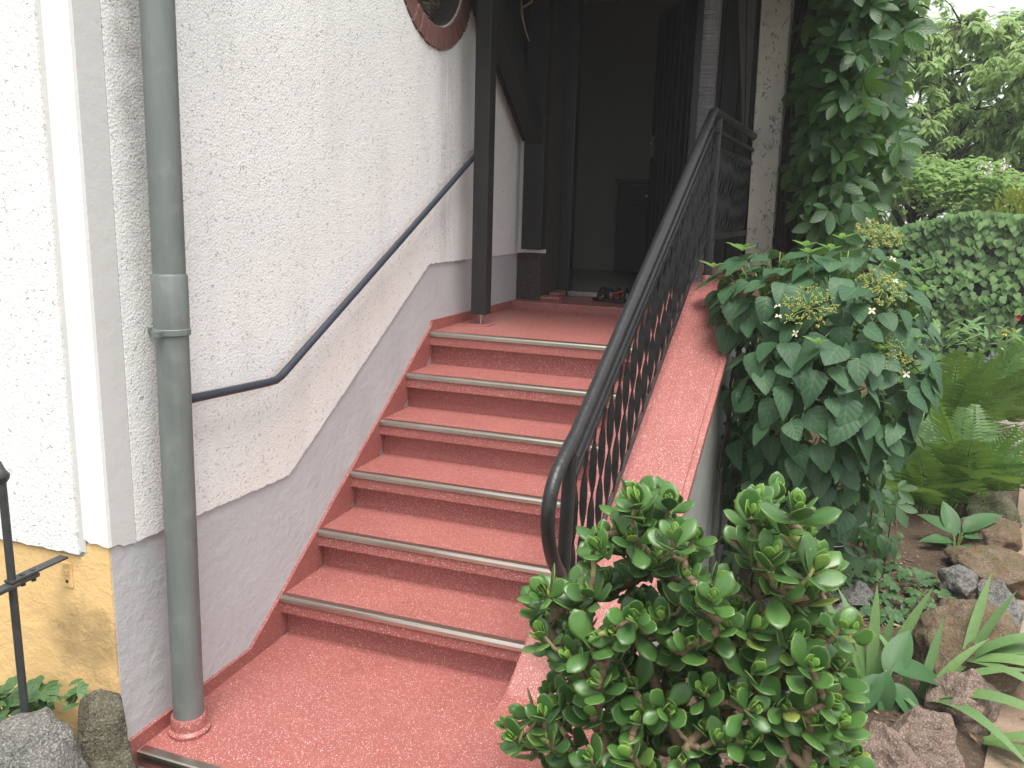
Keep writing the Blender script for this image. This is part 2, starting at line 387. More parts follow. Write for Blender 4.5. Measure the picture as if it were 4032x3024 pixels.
M['creeper'] = mat_leaf('creeper_leaf', (.034, .092, .034), (.058, .135, .042), .42, .38, (.26, .46, .05), 6)
M['ivy'] = mat_leaf('ivy_leaf', (.065, .15, .045), (.17, .30, .09), .38, .25)
M['bramble'] = mat_leaf('bramble_leaf', (.14, .26, .07), (.27, .42, .12), .5, .45, (.35, .5, .1))
M['cherry'] = mat_leaf('cherry_leaf', (.19, .31, .11), (.36, .50, .20), .45, .55, (.66, .82, .34))
M['far'] = mat_leaf('far_leaf', (.22, .33, .16), (.36, .48, .25), .6, .55)
M['fern'] = mat_leaf('fern_frond', (.055, .135, .028), (.11, .225, .045), .5, .4, (.30, .46, .06))
M['iris'] = mat_leaf('iris_leaf', (.11, .215, .075), (.17, .29, .10), .45, .25, (.30, .45, .12))
M['broad'] = mat_leaf('broad_leaf', (.05, .125, .045), (.075, .165, .058), .5, .2, None, 0, .35)
M['herb'] = mat_leaf('herb_leaf', (.05, .125, .045), (.095, .19, .065), .5, .25)
M['conifer'] = mat_leaf('golden_conifer', (.22, .30, .05), (.33, .38, .07), .6, .3)
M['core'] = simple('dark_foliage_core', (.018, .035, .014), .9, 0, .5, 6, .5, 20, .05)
M['stem_green'] = simple('green_stem', (.20, .27, .08), .5, 0, .75, 20, .15, 60, .002)
M['stem_brown'] = simple('jade_stem_bark', (.21, .145, .085), .75, 0, .55, 30, .6, 70, .004)
M['stem_yellow'] = simple('jade_aerial_stem', (.36, .33, .12), .6, 0, .7, 25, .3, 70, .003)
M['bark'] = simple('vine_bark', (.055, .040, .033), .9, 0, .5, 14, .9, 40, .01)
M['bud'] = simple('hydrangea_bud', (.40, .42, .10), .7, 0, .7, 60, .2, 90, .002)
M['petal_cream'] = simple('cream_petal', (.62, .62, .42), .6, 0, .9, 30, .1, 90, .001)
M['petal_white'] = simple('white_petal', (.80, .74, .74), .6, 0, .9, 30, .1, 90, .001)
M['petal_pink'] = simple('pink_petal', (.70, .10, .20), .6, 0, .8, 30, .1, 90, .001)
M['petal_red'] = simple('red_petal', (.65, .07, .05), .6, 0, .8, 30, .1, 90, .001)
M['petal_violet'] = simple('violet_petal', (.22, .12, .55), .6, 0, .8, 30, .1, 90, .001)
M['petal_yellow'] = simple('yellow_leaf', (.72, .55, .08), .6, 0, .8, 30, .1, 90, .001)
M['straw'] = simple('dry_stem', (.28, .22, .10), .8, 0, .7, 30, .2, 90, .002)

# ------------------------------------------------------------------ ground, soil bed, path
GZ = -0.17
def sheet(name, x0, x1, y0, y1, nx, ny, zf, mat):
    mb = MB(); vs = []; fs = []
    for j in range(ny+1):
        for i in range(nx+1):
            x = x0+(x1-x0)*i/nx; y = y0+(y1-y0)*j/ny; vs.append((x, y, zf(x, y)))
    for j in range(ny):
        for i in range(nx):
            a = j*(nx+1)+i; fs.append((a, a+1, a+nx+2, a+nx+1))
    mb.add(vs, fs); o = obj(name, mb, mat, None, True); tag(o, kind='structure'); return o
g = MB(); g.add([(-400,-400,GZ-.03),(400,-400,GZ-.03),(400,600,GZ-.03),(-400,600,GZ-.03)], [(0,1,2,3)])
tag(obj('ground', g, M['ground']), kind='structure')
def path_edge(y):      # x of the bed's border with the path
    pts = [(-3, 1.85), (-1, 2.2), (1.0, 2.72), (2.29, 3.04), (3.5, 3.28), (5.6, 3.75), (9, 4.6), (14, 6)]
    for (ya, xa), (yb, xb) in zip(pts, pts[1:]):
        if y <= yb: return xa+(xb-xa)*(y-ya)/(yb-ya)
    return 6.0
def soil_z(x, y):
    n_ = noise.noise(Vector((x*3.1, y*3.1, .3)))*.02 + noise.noise(Vector((x*11, y*11, 1.3)))*.008
    e = path_edge(y)-x
    return GZ + n_ + (.0 if e > .1 else -.05*min(1, (.1-e)/.15))
mb = MB(); vs = []; fs = []; NX, NY = 46, 150
for j in range(NY+1):
    y = -1.8 + 11.8*j/NY; xe = path_edge(y)+.05
    for i in range(NX+1):
        x = 1.3+(xe-1.3)*i/NX; vs.append((x, y, soil_z(x, y)))
for j in range(NY):
    for i in range(NX):
        a = j*(NX+1)+i; fs.append((a, a+1, a+NX+2, a+NX+1))
mb.add(vs, fs); tag(obj('garden_soil', mb, M['soil'], None, True), kind='structure')
mb = MB(); vs = []; fs = []
for j in range(81):
    y = -3+17*j/80; xe = path_edge(y)+.02
    for i in range(9):
        x = xe+1.5*i/8; vs.append((x, y, GZ-.018+noise.noise(Vector((x*4, y*4, 7)))*.006))
for j in range(80):
    for i in range(8):
        a = j*9+i; fs.append((a, a+1, a+10, a+9))
mb.add(vs, fs); tag(obj('path', mb, M['path'], None, True), kind='structure')

# ------------------------------------------------------------------ house
def panel(to3, d0, d1, outer, holes=()):
    """flat panel with holes: loops given in 2d, to3(a, b, d) maps to space, face at depth d1, edges back to d0"""
    bm = bmesh.new(); eds = []
    loops = [outer]+list(holes); made = []
    for lp in loops:
        vs_ = [bm.verts.new(to3(a, b, d1)) for a, b in lp]; made.append(vs_)
        for i in range(len(vs_)): eds.append(bm.edges.new((vs_[i], vs_[(i+1) % len(vs_)])))
    bmesh.ops.triangle_fill(bm, use_beauty=True, use_dissolve=False, edges=eds)
    for lp, vs_ in zip(loops, made):
        bk = [bm.verts.new(to3(a, b, d0)) for a, b in lp]
        for i in range(len(vs_)):
            j = (i+1) % len(vs_)
            try: bm.faces.new((vs_[i], vs_[j], bk[j], bk[i]))
            except ValueError: pass
    bmesh.ops.recalc_face_normals(bm, faces=bm.faces)
    me = bpy.data.meshes.new('panel'); bm.to_mesh(me); bm.free(); return me
tx = lambda a, b, d: (d, a, b)       # (y, z) at x = d
ty = lambda a, b, d: (a, d, b)       # (x, z) at y = d
def ragged(p, q, step=.02, amp=.004, seed=0):
    n = max(1, int(math.dist(p, q)/step)); out = []
    for i in range(n):
        t = i/n; j = noise.noise(Vector((p[0]*3+q[0]+i*.7, seed, 2.1)))*amp*2
        dx, dz = q[0]-p[0], q[1]-p[1]; L = math.hypot(dx, dz) or 1
        out.append((p[0]+dx*t-dz/L*j, p[1]+dz*t+dx/L*j))
    return out
OC, OA, OB, OT = (1.42, 2.90), .475, .45, math.radians(10)
def oval(k=1.0, n=56, ka=None, kb=None, dc=(0, 0)):
    pts = []
    for i in range(n):
        th = 2*PI*i/n; u_, v_ = OA*(ka or k)*math.cos(th), OB*(kb or k)*math.sin(th)
        pts.append((OC[0]+dc[0]+u_*math.cos(OT)-v_*math.sin(OT), OC[1]+dc[1]+u_*math.sin(OT)+v_*math.cos(OT)))
    return pts
HT = 4.6
house = thing('house', (-1.5, 1.5, GZ), 'white roughcast house with grey and orange plinth and a dark open doorway', 'house')
obj('plinth_wall', panel(tx, -.25, 0, [(-.8, -.6), (2.76, -.6), (2.76, HT), (-.8, HT)], [oval(.74)]), M['gray_plaster'], house)
low = ragged((-.706, .672), (.084, .645), seed=1)+ragged((.084, .645), (1.365, 1.403), seed=2)+ragged((1.365, 1.403), (2.755, 1.404), seed=3)+[(2.755, 1.404), (2.755, HT), (-.706, HT)]
side = obj('roughcast_wall', panel(tx, 0, .009, low, [oval(1.0)]), M['roughcast'], house)
obj('corner_strip', panel(tx, 0, .0065, ragged((-.801, .69), (-.709, .668), .02, .004, 5)+[(-.709, .668), (-.709, HT), (-.801, HT)]), M['gray_trim'], house)
obj('front_plinth', panel(ty, -.78, -.806, [(-3.5, -.6), (-.003, -.6)]+ragged((-.003, .695), (-.10, .70), .02, .005, 6)+[(-.10, .64), (-3.5, .66)]), M['orange_plaster'], house)
obj('front_roughcast', panel(ty, -.79, -.816, ragged((-3.5, .655), (-.108, .652), .02, .004, 8)+[(-.108, .652), (-.104, HT), (-3.5, HT)]), M['roughcast_front'], house)
obj('front_corner_strip', panel(ty, -.79, -.8125, ragged((-.088, .70), (.010, .69), .02, .005, 9)+[(.0055, .69), (.0055, HT), (-.082, HT)]), M['white_trim'], house)
obj('front_groove', panel(ty, -.78, -.809, [(-.11, .66), (-.085, .66), (-.08, HT), (-.11, HT)]), M['gray_trim'], house)
# oval niche: recess, back and brick ring
nic = obj('niche_recess', panel(tx, -.20, -.001, oval(.74), [oval(.725)]), M['brown'], house)
obj('niche_back', panel(tx, -.22, -.20, oval(.78)), M['dark_glass'], nic)
ring = obj('brick_surround', panel(tx, -.01, .006, oval(.995), [oval(.742)]), M['mortar'], house)
NB = 40
for i in range(NB):
    t0, t1 = 2*PI*(i+.10)/NB, 2*PI*(i+.90)/NB
    def op(th, k):
        u_, v_ = OA*k*math.cos(th), OB*k*math.sin(th)
        return (OC[0]+u_*math.cos(OT)-v_*math.sin(OT), OC[1]+u_*math.sin(OT)+v_*math.cos(OT))
    k1 = .985+U(-.012, .006); k0 = .755+U(-.005, .01); d = .013+U(0, .006)
    obj('brick', panel(tx, .0, d, [op(t0, k0), op(t1, k0), op(t1, k1), op((t0+t1)/2, k1+.002), op(t0, k1)]), M['brick'], ring)
# pier beside the door, door wall, threshold of the wall, room behind
mb = MB(); mb.box(-.3, .165, 2.76, 3.22, .95, 3.6); obj('door_pier', mb, M['brown'], house, bevel=.012)
mb = MB(); mb.prism([(.001, 2.742, 1.405), (.052, 2.742, 1.412), (.20, 2.742, 1.412), (.20, 2.742, 1.436), (.058, 2.742, 1.436), (.056, 2.742, 2.5), (.001, 2.742, 2.5)], (0, .02, 0)); obj('white_return', mb, M['roughcast'], house)
mb = MB(); mb.box(1.10, 1.425, 3.2, 3.4, .95, 3.6); dw = obj('door_side_wall', mb, M['timber'], house)
for i in range(3):
    x0 = 1.105+i*.107; mb = MB(); mb.box(x0, x0+.100, 3.182, 3.2, 1.1, 3.55); obj('plank', mb, M['timber'], dw, bevel=.003)
mb = MB(); mb.box(-.3, 1.43, 3.2, 3.4, 3.22, 4.6); obj('lintel_wall', mb, M['brown'], house)
for n_, b_, m_ in (('room_floor', (-1.6, 1.58, 3.4, 6.2, 1.0, 1.125), 'room_floor'), ('room_back_wall', (-1.6, 1.58, 5.6, 5.8, 1.0, 3.6), 'room_wall'), ('room_side_wall', (-.75, -.6, 3.4, 5.6, 1.125, 3.6), 'room_wall'),
                   ('room_end_wall', (1.38, 1.55, 3.41, 5.6, 1.125, 3.6), 'room_wall'), ('room_ceiling', (-1.6, 1.58, 3.42, 6.2, 3.6, 3.8), 'room_wall'), ('room_front_wall', (-.75, .165, 3.23, 3.4, 1.0, 3.6), 'room_wall')):
    mb = MB(); mb.box(*b_); obj(n_, mb, M[m_], house)
mb = MB(); mb.box(1.43, 1.585, 3.47, 3.62, .9, 3.7); obj('room_front_wall', mb, M['room_wall'], house)
mb = MB(); mb.box(1.2, 1.595, 3.5, 8.5, -.6, 4.4); obj('garden_side_wall', mb, M['stone_dark'], house)
fr = MB(); fr.box(.165, .25, 3.17, 3.27, 1.10, 3.22); fr.box(1.02, 1.10, 3.17, 3.27, 1.10, 3.22); fr.box(.25, 1.02, 3.17, 3.27, 3.14, 3.22)
dfr = obj('door_frame', fr, M['door'], house, bevel=.006)
mb = MB(); mb.box(.25, 1.02, 3.15, 3.30, 1.10, 1.135); obj('sill', mb, M['steel'], dfr, bevel=.004)
def obox(mb, p0, p1, th, z0, z1):   # vertical slab between two plan points
    a = Vector((p0[0], p0[1], 0)); b = Vector((p1[0], p1[1], 0)); d = (b-a).normalized(); n_ = Vector((-d.y, d.x, 0))*th/2
    q = [a+n_, b+n_, b-n_, a-n_]
    return mb.prism([(p.x, p.y, z0) for p in q], (0, 0, z1-z0))
mb = obox(MB(), (1.03, 3.29), (.656, 3.98), .045, 1.14, 3.13); leaf = obj('door_leaf', mb, M['door'], house, bevel=.004)
dv = Vector((.656-1.03, 3.98-3.29, 0)).normalized(); nrm_ = Vector((-dv.y, dv.x, 0))
for k in range(7):
    a = Vector((1.03, 3.29, 0))+dv*(.05+k*.105); b = a+dv*.095
    mb = obox(MB(), (a.x+nrm_.x*.026, a.y+nrm_.y*.026), (b.x+nrm_.x*.026, b.y+nrm_.y*.026), .012, 1.2, 3.08); obj('panel_board', mb, M['door'], leaf, bevel=.003)
h0 = Vector((1.03, 3.29, 0))+dv*.735+nrm_*.03
mb = obox(MB(), (h0.x-dv.x*.018, h0.y-dv.y*.018), (h0.x+dv.x*.018, h0.y+dv.y*.018), .01, 2.10, 2.26)
mb.tube([(h0.x, h0.y, 2.2), (h0.x+nrm_.x*.045, h0.y+nrm_.y*.045, 2.2), (h0.x+nrm_.x*.05-dv.x*.10, h0.y+nrm_.y*.05-dv.y*.10, 2.195)], .008, 8); obj('handle', mb, M['steel'], leaf)

# white pillar at the end of the porch
mb = MB(); vs = []
for z, xl, xr in ((1.15, 1.448, 1.606), (1.9, 1.435, 1.603), (2.6, 1.421, 1.598), (3.7, 1.40, 1.59)):
    vs += [(xl, 3.16, z), (xr, 3.16, z), (xr, 3.46, z), (xl, 3.46, z)]
fs = [(0,3,2,1), (12,13,14,15)]
for k in range(3):
    for i in range(4): fs.append((k*4+i, k*4+(i+1) % 4, k*4+4+(i+1) % 4, k*4+4+i))
mb.add(vs, fs); o = obj('wall_pillar', mb, M['limewash'], None, bevel=.012)
tag(o, 'whitewashed stained pillar with vine rootlets at the end of the iron railing', 'pillar')

# ------------------------------------------------------------------ staircase
RZ, TD = .175, .273
xL = lambda y: 1.035+.072*y
xR = lambda y: 1.445+.068*y
stairs = thing('staircase', (.6, 0, GZ), 'red flecked outdoor stair of six steps with metal nosings and a broad sloping side cap', 'staircase')
def nosing(parent, y, z, x0, x1, name='nosing_strip'):
    prof = [(.030, -.002), (.030, .003), (.002, .004), (-.004, .001), (-.007, -.006), (-.007, -.020), (-.001, -.020)]
    mb = MB(); mb.prism([(x0, y+a, z+b) for a, b in prof], (x1-x0, 0, 0))
    return obj(name, mb, M['alu'], parent)
for k in range(1, 7):
    y, z = (k-1)*TD, k*RZ
    mb = MB()
    xr_ = xL(y)+.12
    if k < 6:
        mb.box(.0, xr_, y, y+TD+.06, z-.070, z); mb.box(.0, xr_, y+.046, y+.10, z-RZ-.01, z-.070)
        s_ = obj('step', mb, M['red'], stairs, bevel=.004)
    else:
        mb.box(.0, 1.3, y, 2.66, z-.070, z); mb.box(.0, 1.2, y+.046, y+.12, z-RZ-.01, z-.070)
        s_ = obj('upper_landing', mb, M['red'], stairs, bevel=.004)
        mb = MB(); mb.box(.0, 1.43, 2.645, 3.16, z-.05, z+.047); th = obj('threshold_step', mb, M['red'], s_, bevel=.006)
        mb = MB(); mb.box(.15, .30, 2.78, 2.90, z+.045, z+.075); mb.box(.17, .24, 2.95, 3.16, z+.045, z+.09); obj('coated_block', mb, M['red'], s_, bevel=.012)
    nosing(s_, y, z, .014, xL(y)+.02)
mb = MB(); mb.box(0, 1.12, -.77, .10, -.05, 0); ll = obj('lower_landing', mb, M['red'], stairs, bevel=.004)
nosing(ll, -.77, 0, .02, 1.05)
mb = MB(); mb.box(.01, 1.1, -.755, .0, -.5, -.05); mb.box(.0, 1.1, -.768, -.70, -.075, -.05); obj('landing_front', mb, M['concrete_pale'], stairs, bevel=.006)
sk = [(-.79, -.06), (-.79, .047), (-.19, .047), (1.385, 1.075), (1.40, 1.108), (2.752, 1.095), (2.752, 1.0), (1.5, 1.0), (0, 0), (0, -.06)]
def rag(pts):
    out = []
    for i, p in enumerate(pts):
        q = pts[(i+1) % len(pts)]
        out += ragged(p, q, .03, .0012, i) if 1 <= i <= 4 else [p]
    return out
obj('skirting', panel(tx, -.01, .0125, rag(sk)), M['red'], stairs)
def splay(prof, xl, xr, zb):     # band between xl(y) and xr(y) under the (y, z) profile, down to zb(z)
    mb = MB(); n = len(prof)
    for y, z in prof: mb.v += [(xl(y), y, z), (xr(y), y, z), (xr(y), y, zb(z)), (xl(y), y, zb(z))]
    for i in range(n-1):
        for k in range(4): mb.f.append((i*4+k, i*4+(k+1) % 4, i*4+4+(k+1) % 4, i*4+4+k))
    mb.f += [(0,1,2,3), tuple(range(n*4-1, n*4-5, -1))]
    return mb
capz = lambda y: .097 if y < -.19 else min(1.32, .22+.645*y)
prof = [(-.88, .097), (-.24, .097), (-.19, .10), (-.14, .13), (.4, capz(.4)), (1.0, capz(1.0)), (1.64, capz(1.64)), (1.70, 1.313), (1.76, 1.32), (3.15, 1.32)]
pw = obj('parapet_wall', splay([(y, z-.05) for y, z in prof], lambda y: xL(y)+.03, lambda y: xR(y)-.03, lambda z: -.6), M['parapet_plaster'], stairs)
cap = obj('parapet_cap', splay(prof, xL, xR, lambda z: z-.052), M['red'], pw, bevel=.008)
obj('cap_ridge', splay([(y, z+.009) for y, z in prof if y > -.3], lambda y: xR(y)-.026, lambda y: xR(y)+.004, lambda z: z-.035), M['red'], pw, bevel=.006)
mb = MB(); last = None
for i in range(100):       # chipped coating along the lower edge of the cap
    y = -.1+i*.0185
    if noise.noise(Vector((y*3.5, .4, 5))) > .05:
        hgt = .004+.014*abs(noise.noise(Vector((y*14, 3, 1))))
        x = xR(y)+.0045; z = capz(y)-.052
        mb.add([(x, y, z), (x+.0013, y+.019, z+.645*.019), (x+.0013, y+.019, z+.645*.019+hgt), (x, y, z+hgt)], [(0,1,2,3)])
obj('chipped_edge', mb, M['concrete_pale'], pw)
mb = MB(); mb.box(1.10, 1.66, 2.98, 3.16, 1.318, 1.372); obj('cap_upstand', mb, M['red'], pw, bevel=.008)

# ------------------------------------------------------------------ drainpipe, wall handrail
dp = thing('drainpipe', (.088, -.622, 0), 'grey zinc drainpipe running down the wall into a red collar on the landing', 'drainpipe')
pp = lambda z, x=.090: (x, -.622+.0150*z, z)
mb = MB(); mb.tube([pp(.055), pp(.10), pp(.6), pp(1.30), pp(1.31)], .0475, 32); obj('lower_pipe', mb, M['zinc'], dp, auto=.6)
mb = MB(); mb.tube([pp(1.30), pp(1.32), pp(1.47), pp(1.478)], [.0500, .0512, .0512, .0475], 32); obj('joint_sleeve', mb, M['zinc'], dp, auto=.6)
mb = MB(); mb.tube([pp(1.47), pp(2.4), pp(4.5)], .0462, 32); obj('upper_pipe', mb, M['zinc'], dp, auto=.6)
mb = MB(); mb.tube([pp(1.298), pp(1.300), pp(1.316), pp(1.318)], [.051, .0535, .0535, .051], 32); mb.box(.0, .05, -.60-.012, -.60+.012, 1.300, 1.314); mb.box(.075, .105, -.672, -.645, 1.299, 1.315); obj('pipe_clamp', mb, M['zinc'], dp, auto=.6)
mb = MB(); mb.lathe([(.064, -.002), (.066, .012), (.060, .020), (.056, .022), (.055, .058), (.052, .062)], (.090, -.622, 0), 32); obj('collar', mb, M['red'], dp, auto=.7)

wh = thing('wall_handrail', (.06, -.03, 1.05), 'thin blue-black pipe handrail sloping up along the white roughcast wall', 'handrail')
pts = [(.014, -.545, 1.083), (.05, -.535, 1.082), (.06, -.50, 1.079), (.06, -.10, 1.057), (.06, -.055, 1.057), (.06, -.02, 1.067), (.06, .02, 1.086), (.06, 1.0, 1.564), (.06, 1.955, 2.034)]
mb = MB(); mb.tube(pts, .0145, 14); hb = obj('rail_tube', mb, M['rail_blue'], wh, auto=.7)
mb = MB(); mb.lathe([(.004, -.016), (.014, -.012), (.018, 0), (.014, .012), (.004, .016)], (.06, 1.955, 2.034), 14); obj('end_knob', mb, M['rail_blue'], wh, auto=1.2)
mb = MB(); mb.tube([(.01, 1.79, 1.92), (.058, 1.79, 1.95)], .007, 8); obj('bracket', mb, M['rail_blue'], wh)

# ------------------------------------------------------------------ iron railing
RX = lambda y: 1.19+.075*(y+.13)
RP = lambda y, z: (RX(y), y, z)
rail = thing('iron_railing', RP(-.13, .1), 'black wrought iron railing with twisted flat balusters and a looped handrail end', 'railing')
rz = lambda y: .965+.646*(y+.099)          # handrail axis on the slope
def bez(p0, p1, p2, p3, n=10):
    out = []
    for i in range(n+1):
        t = i/n; a = [(1-t)**3, 3*t*(1-t)**2, 3*t*t*(1-t), t**3]
        out.append(tuple(sum(a[j]*q[k] for j, q in enumerate((p0, p1, p2, p3))) for k in range(len(p0))))
    return out
yz = [(-.135, .515), (-.15, .535)] + bez((-.17, .56), (-.25, .63), (-.30, .74), (-.284, .81), 9) + bez((-.284, .81), (-.265, .90), (-.20, .925), (-.06, rz(-.06)), 9)[1:]
yz += [(.5, rz(.5)), (1.2, rz(1.2)), (1.70, rz(1.70))] + bez((1.74, rz(1.74)), (1.79, rz(1.79)), (1.80, 2.19), (1.86, 2.19), 6) + [(2.4, 2.19), (3.17, 2.19)]
mb = MB(); mb.tube([RP(y, z) for y, z in yz], .0225, 18); obj('handrail', mb, M['iron'], rail, auto=.8)
yz2 = [(-.09, rz(-.09)-.085), (.5, rz(.5)-.085), (1.72, rz(1.72)-.085)]+bez((1.76, rz(1.76)-.085), (1.82, rz(1.82)-.085), (1.83, 2.105), (1.89, 2.105), 5)+[(3.17, 2.105)]
mb = MB(); mb.tube([RP(y, z) for y, z in yz2], .0125, 12); obj('second_rail', mb, M['iron'], rail, auto=.8)
fz = lambda y: rz(y)-.150
yz3 = [(-.10, fz(-.10)), (1.79, fz(1.79)), (1.84, 2.022), (3.17, 2.022)]
mb = MB(); mb.bar([RP(y, z) for y, z in yz3], .012, .030); obj('upper_flat_bar', mb, M['iron'], rail, bevel=.003)
bz = lambda y: .589+.648*(y-.323)
yz4 = [(-.11, bz(-.11)), (1.80, bz(1.80)), (1.865, 1.575), (3.17, 1.585)]
mb = MB(); mb.bar([RP(y, z) for y, z in yz4], .012, .032); obj('lower_flat_bar', mb, M['iron'], rail, bevel=.003)
mb = MB(); mb.tube([RP(-.13, .098), RP(-.13, .55), RP(-.105, .93)], .0225, 16); obj('newel_post', mb, M['iron'], rail, auto=.8)
mb = MB(); mb.tube([RP(1.965, 1.37), RP(1.965, 2.18)], .0165, 14); mb.tube([RP(1.965, 1.37), RP(1.965, 1.56)], .0225, 14); obj('top_post', mb, M['iron'], rail, auto=.8)
mb = MB(); mb.lathe([(.030, -.002), (.030, .055), (.024, .06)], RP(1.965, 1.318), 18); obj('post_socket', mb, M['red'], rail, auto=.7)
def baluster_mesh(h, turns):
    mb = MB(); n = 40; vs = []; fs = []
    for i in range(n+1):
        t = i/n; a = turns*2*PI*max(0, min(1, (t-.06)/.88))+PI/2; z = h*t; ww, tt = .0125, .0038
        for cx, cy in ((-ww,-tt),(ww,-tt),(ww,tt),(-ww,tt)):
            vs.append((cx*math.cos(a)-cy*math.sin(a), cx*math.sin(a)+cy*math.cos(a), z))
    for i in range(n):
        for k in range(4): fs.append((i*4+k, i*4+(k+1) % 4, i*4+4+(k+1) % 4, i*4+4+k))
    fs += [(3,2,1,0), tuple(range(n*4, n*4+4))]
    mb.add(vs, fs); me = mb.mesh('baluster', True); fixn(me); me.materials.append(M['bal_iron']); me.set_sharp_from_angle(angle=.7); return me
bal = baluster_mesh(fz(0)-bz(0), 1.1); bal2 = baluster_mesh(2.022-1.58, 1.0)
y = -.045
while y < 1.80:
    inst('baluster', bal, Matrix.Translation(RP(y, bz(y))) @ Matrix.Rotation(U(-.3, .3), 4, 'Z'), rail); y += .0905
y = 1.88
while y < 3.10:
    if abs(y-1.965) > .03: inst('baluster', bal2, Matrix.Translation(RP(y, 1.58)) @ Matrix.Rotation(U(-.4, .4), 4, 'Z'), rail)
    y += .088

# ------------------------------------------------------------------ timber porch
porch = thing('timber_porch', (.147, 1.745, 1.05), 'black stained timber porch frame over the upper landing, with corner post and brace', 'porch')
mb = MB(); mb.box(.103, .191, 1.70, 1.79, 1.115, 3.06); post = obj('post', mb, M['timber'], porch, bevel=.006)
mb = MB(); mb.tube([(.147, 1.745, 1.05), (.147, 1.745, 1.12)], .009, 10); mb.lathe([(.0, .0), (.02, .0), (.02, .012), (.0, .012)], (.147, 1.745, 1.10), 10); obj('steel_pin', mb, M['steel'], post)
mb = MB(); mb.box(.098, .212, 1.69, 1.80, 1.048, 1.058); obj('base_plate', mb, M['red'], post, bevel=.002)
mb = MB(); mb.box(1.198, 1.280, 2.20, 2.295, 1.04, 3.06); obj('post', mb, M['hewn'], porch, bevel=.006)
mb = MB(); mb.box(.060, .200, 2.655, 2.742, 1.437, 3.3); obj('wall_post', mb, M['timber'], porch, bevel=.006)
mb = MB(); mb.bar([(.13, 1.76, 2.80), (.13, 2.35, 2.40), (.13, 2.72, 2.13)], .10, .13); obj('brace', mb, M['timber'], porch, bevel=.005)
for i in range(7):        # dark boarding on the wall above the brace
    y0 = 1.80+i*.135; y1 = y0+.131; lz = lambda y: 2.80-(y-1.76)*.69
    mb = MB(); mb.prism([(.018, y0, lz(y0)), (.018, y1, lz(y1)), (.018, y1, 3.2), (.018, y0, 3.2)], (.022, 0, 0)); obj('infill_board', mb, M['timber'], porch, bevel=.002)
mb = MB(); mb.box(.0, 1.75, 1.68, 1.80, 3.06, 3.20); mb.box(.0, 1.75, 2.20, 2.30, 3.06, 3.20); obj('beam', mb, M['timber'], porch)
mb = MB(); mb.add([(-.0, 1.25, 3.22), (2.0, 1.25, 3.12), (2.0, 3.3, 3.12), (-.0, 3.3, 3.22), (-.0, 1.25, 3.28), (2.0, 1.25, 3.18), (2.0, 3.3, 3.18), (-.0, 3.3, 3.28)], [(0,3,2,1),(4,5,6,7),(0,1,5,4),(1,2,6,5),(2,3,7,6),(3,0,4,7)]); obj('roof', mb, M['timber'], porch)
for a, b, c_, d in ((1.262, 1.318, 1.372, 1.384), (1.322, 1.388, 1.387, 1.400)):
    mb = MB(); mb.prism([(a, 3.13, 3.12), (b, 3.13, 3.12), (d, 3.13, 2.15), (c_, 3.13, 2.15)], (0, .035, 0)); obj('slanted_board', mb, M['board'], porch, bevel=.003)

# ------------------------------------------------------------------ small things by the door
cb = thing('cabinet', (.45, 5.2, 1.125), 'dark low cabinet standing deep inside the doorway', 'cabinet')
mb = MB(); mb.box(.16, .75, 5.0, 5.4, 1.15, 1.95); obj('carcass', mb, M['cabinet'], cb, bevel=.006)
mb = MB(); mb.box(.14, .77, 4.98, 5.41, 1.95, 1.98); obj('top', mb, M['cabinet'], cb, bevel=.004)
for x0, x1 in ((.17, .45), (.46, .74)):
    mb = MB(); mb.box(x0, x1, 4.985, 5.0, 1.18, 1.75); obj('door', mb, M['cabinet'], cb, bevel=.003)
mb = MB(); mb.box(.28, .64, 4.985, 5.0, 1.78, 1.90); dr = obj('drawer', mb, M['cabinet'], cb, bevel=.003)
mb = MB(); mb.box(.42, .50, 4.97, 4.985, 1.83, 1.845); obj('handle', mb, M['steel'], dr)
def sandal(loc, rz_, label):
    t = thing('sandal', loc, label, 'sandal', 'sandals left on the door step'); R = Matrix.Translation(loc) @ Matrix.Rotation(rz_, 4, 'Z')
    mb = MB(); ol = [(.0, -.13), (.032, -.12), (.040, -.08), (.034, -.02), (.044, .06), (.040, .11), (.018, .135), (-.012, .135), (-.038, .11), (-.044, .05), (-.034, -.03), (-.036, -.09), (-.026, -.125)]
    mb.prism([(a, b, 0) for a, b in ol], (0, 0, .022)); m2 = MB(); m2.inst(mb, R); obj('sole', m2, M['rubber'], t, bevel=.004)
    for y0, h, wd, mt in ((.055, .062, .05, 'rubber'), (-.01, .075, .028, 'rubber'), (.055, .064, .012, 'sandal_red')):
        arc = [(.043*math.cos(a), y0, .012+h*math.sin(a)) for a in [PI*i/10 for i in range(11)]]
        mb = MB()
        mb.bar([R @ Vector(p) for p in arc], wd, .005, updir=R.to_3x3() @ Vector((0, 0, 1.0)) if False else R.to_3x3() @ Vector((0, 1, 0)))
        obj('strap', mb, M[mt], t)
    arc = [(.036*math.sin(a), -.085-.045*math.cos(a)+.03, .022+.060*(1-abs(math.sin(a))*.25)) for a in [-PI/2+PI*i/10 for i in range(11)]]
    mb = MB(); mb.tube([R @ Vector((.036, -.03, .03))]+[R @ Vector(p) for p in arc]+[R @ Vector((-.036, -.03, .03))], .0065, 6); obj('heel_strap', mb, M['sandal_red'], t)
    for s_ in (-1, 1):
        mb = MB(); mb.box(.040*s_-.006, .040*s_+.006, .03, .06, .02, .035); m2 = MB(); m2.inst(mb, R); obj('buckle', m2, M['sandal_red'], t)
sandal((.60, 2.95, 1.097), 1.15, 'black and red sandal on the threshold, the one nearer the wall')
sandal((.70, 2.99, 1.097), 1.35, 'black and red sandal on the threshold, the one nearer the railing')
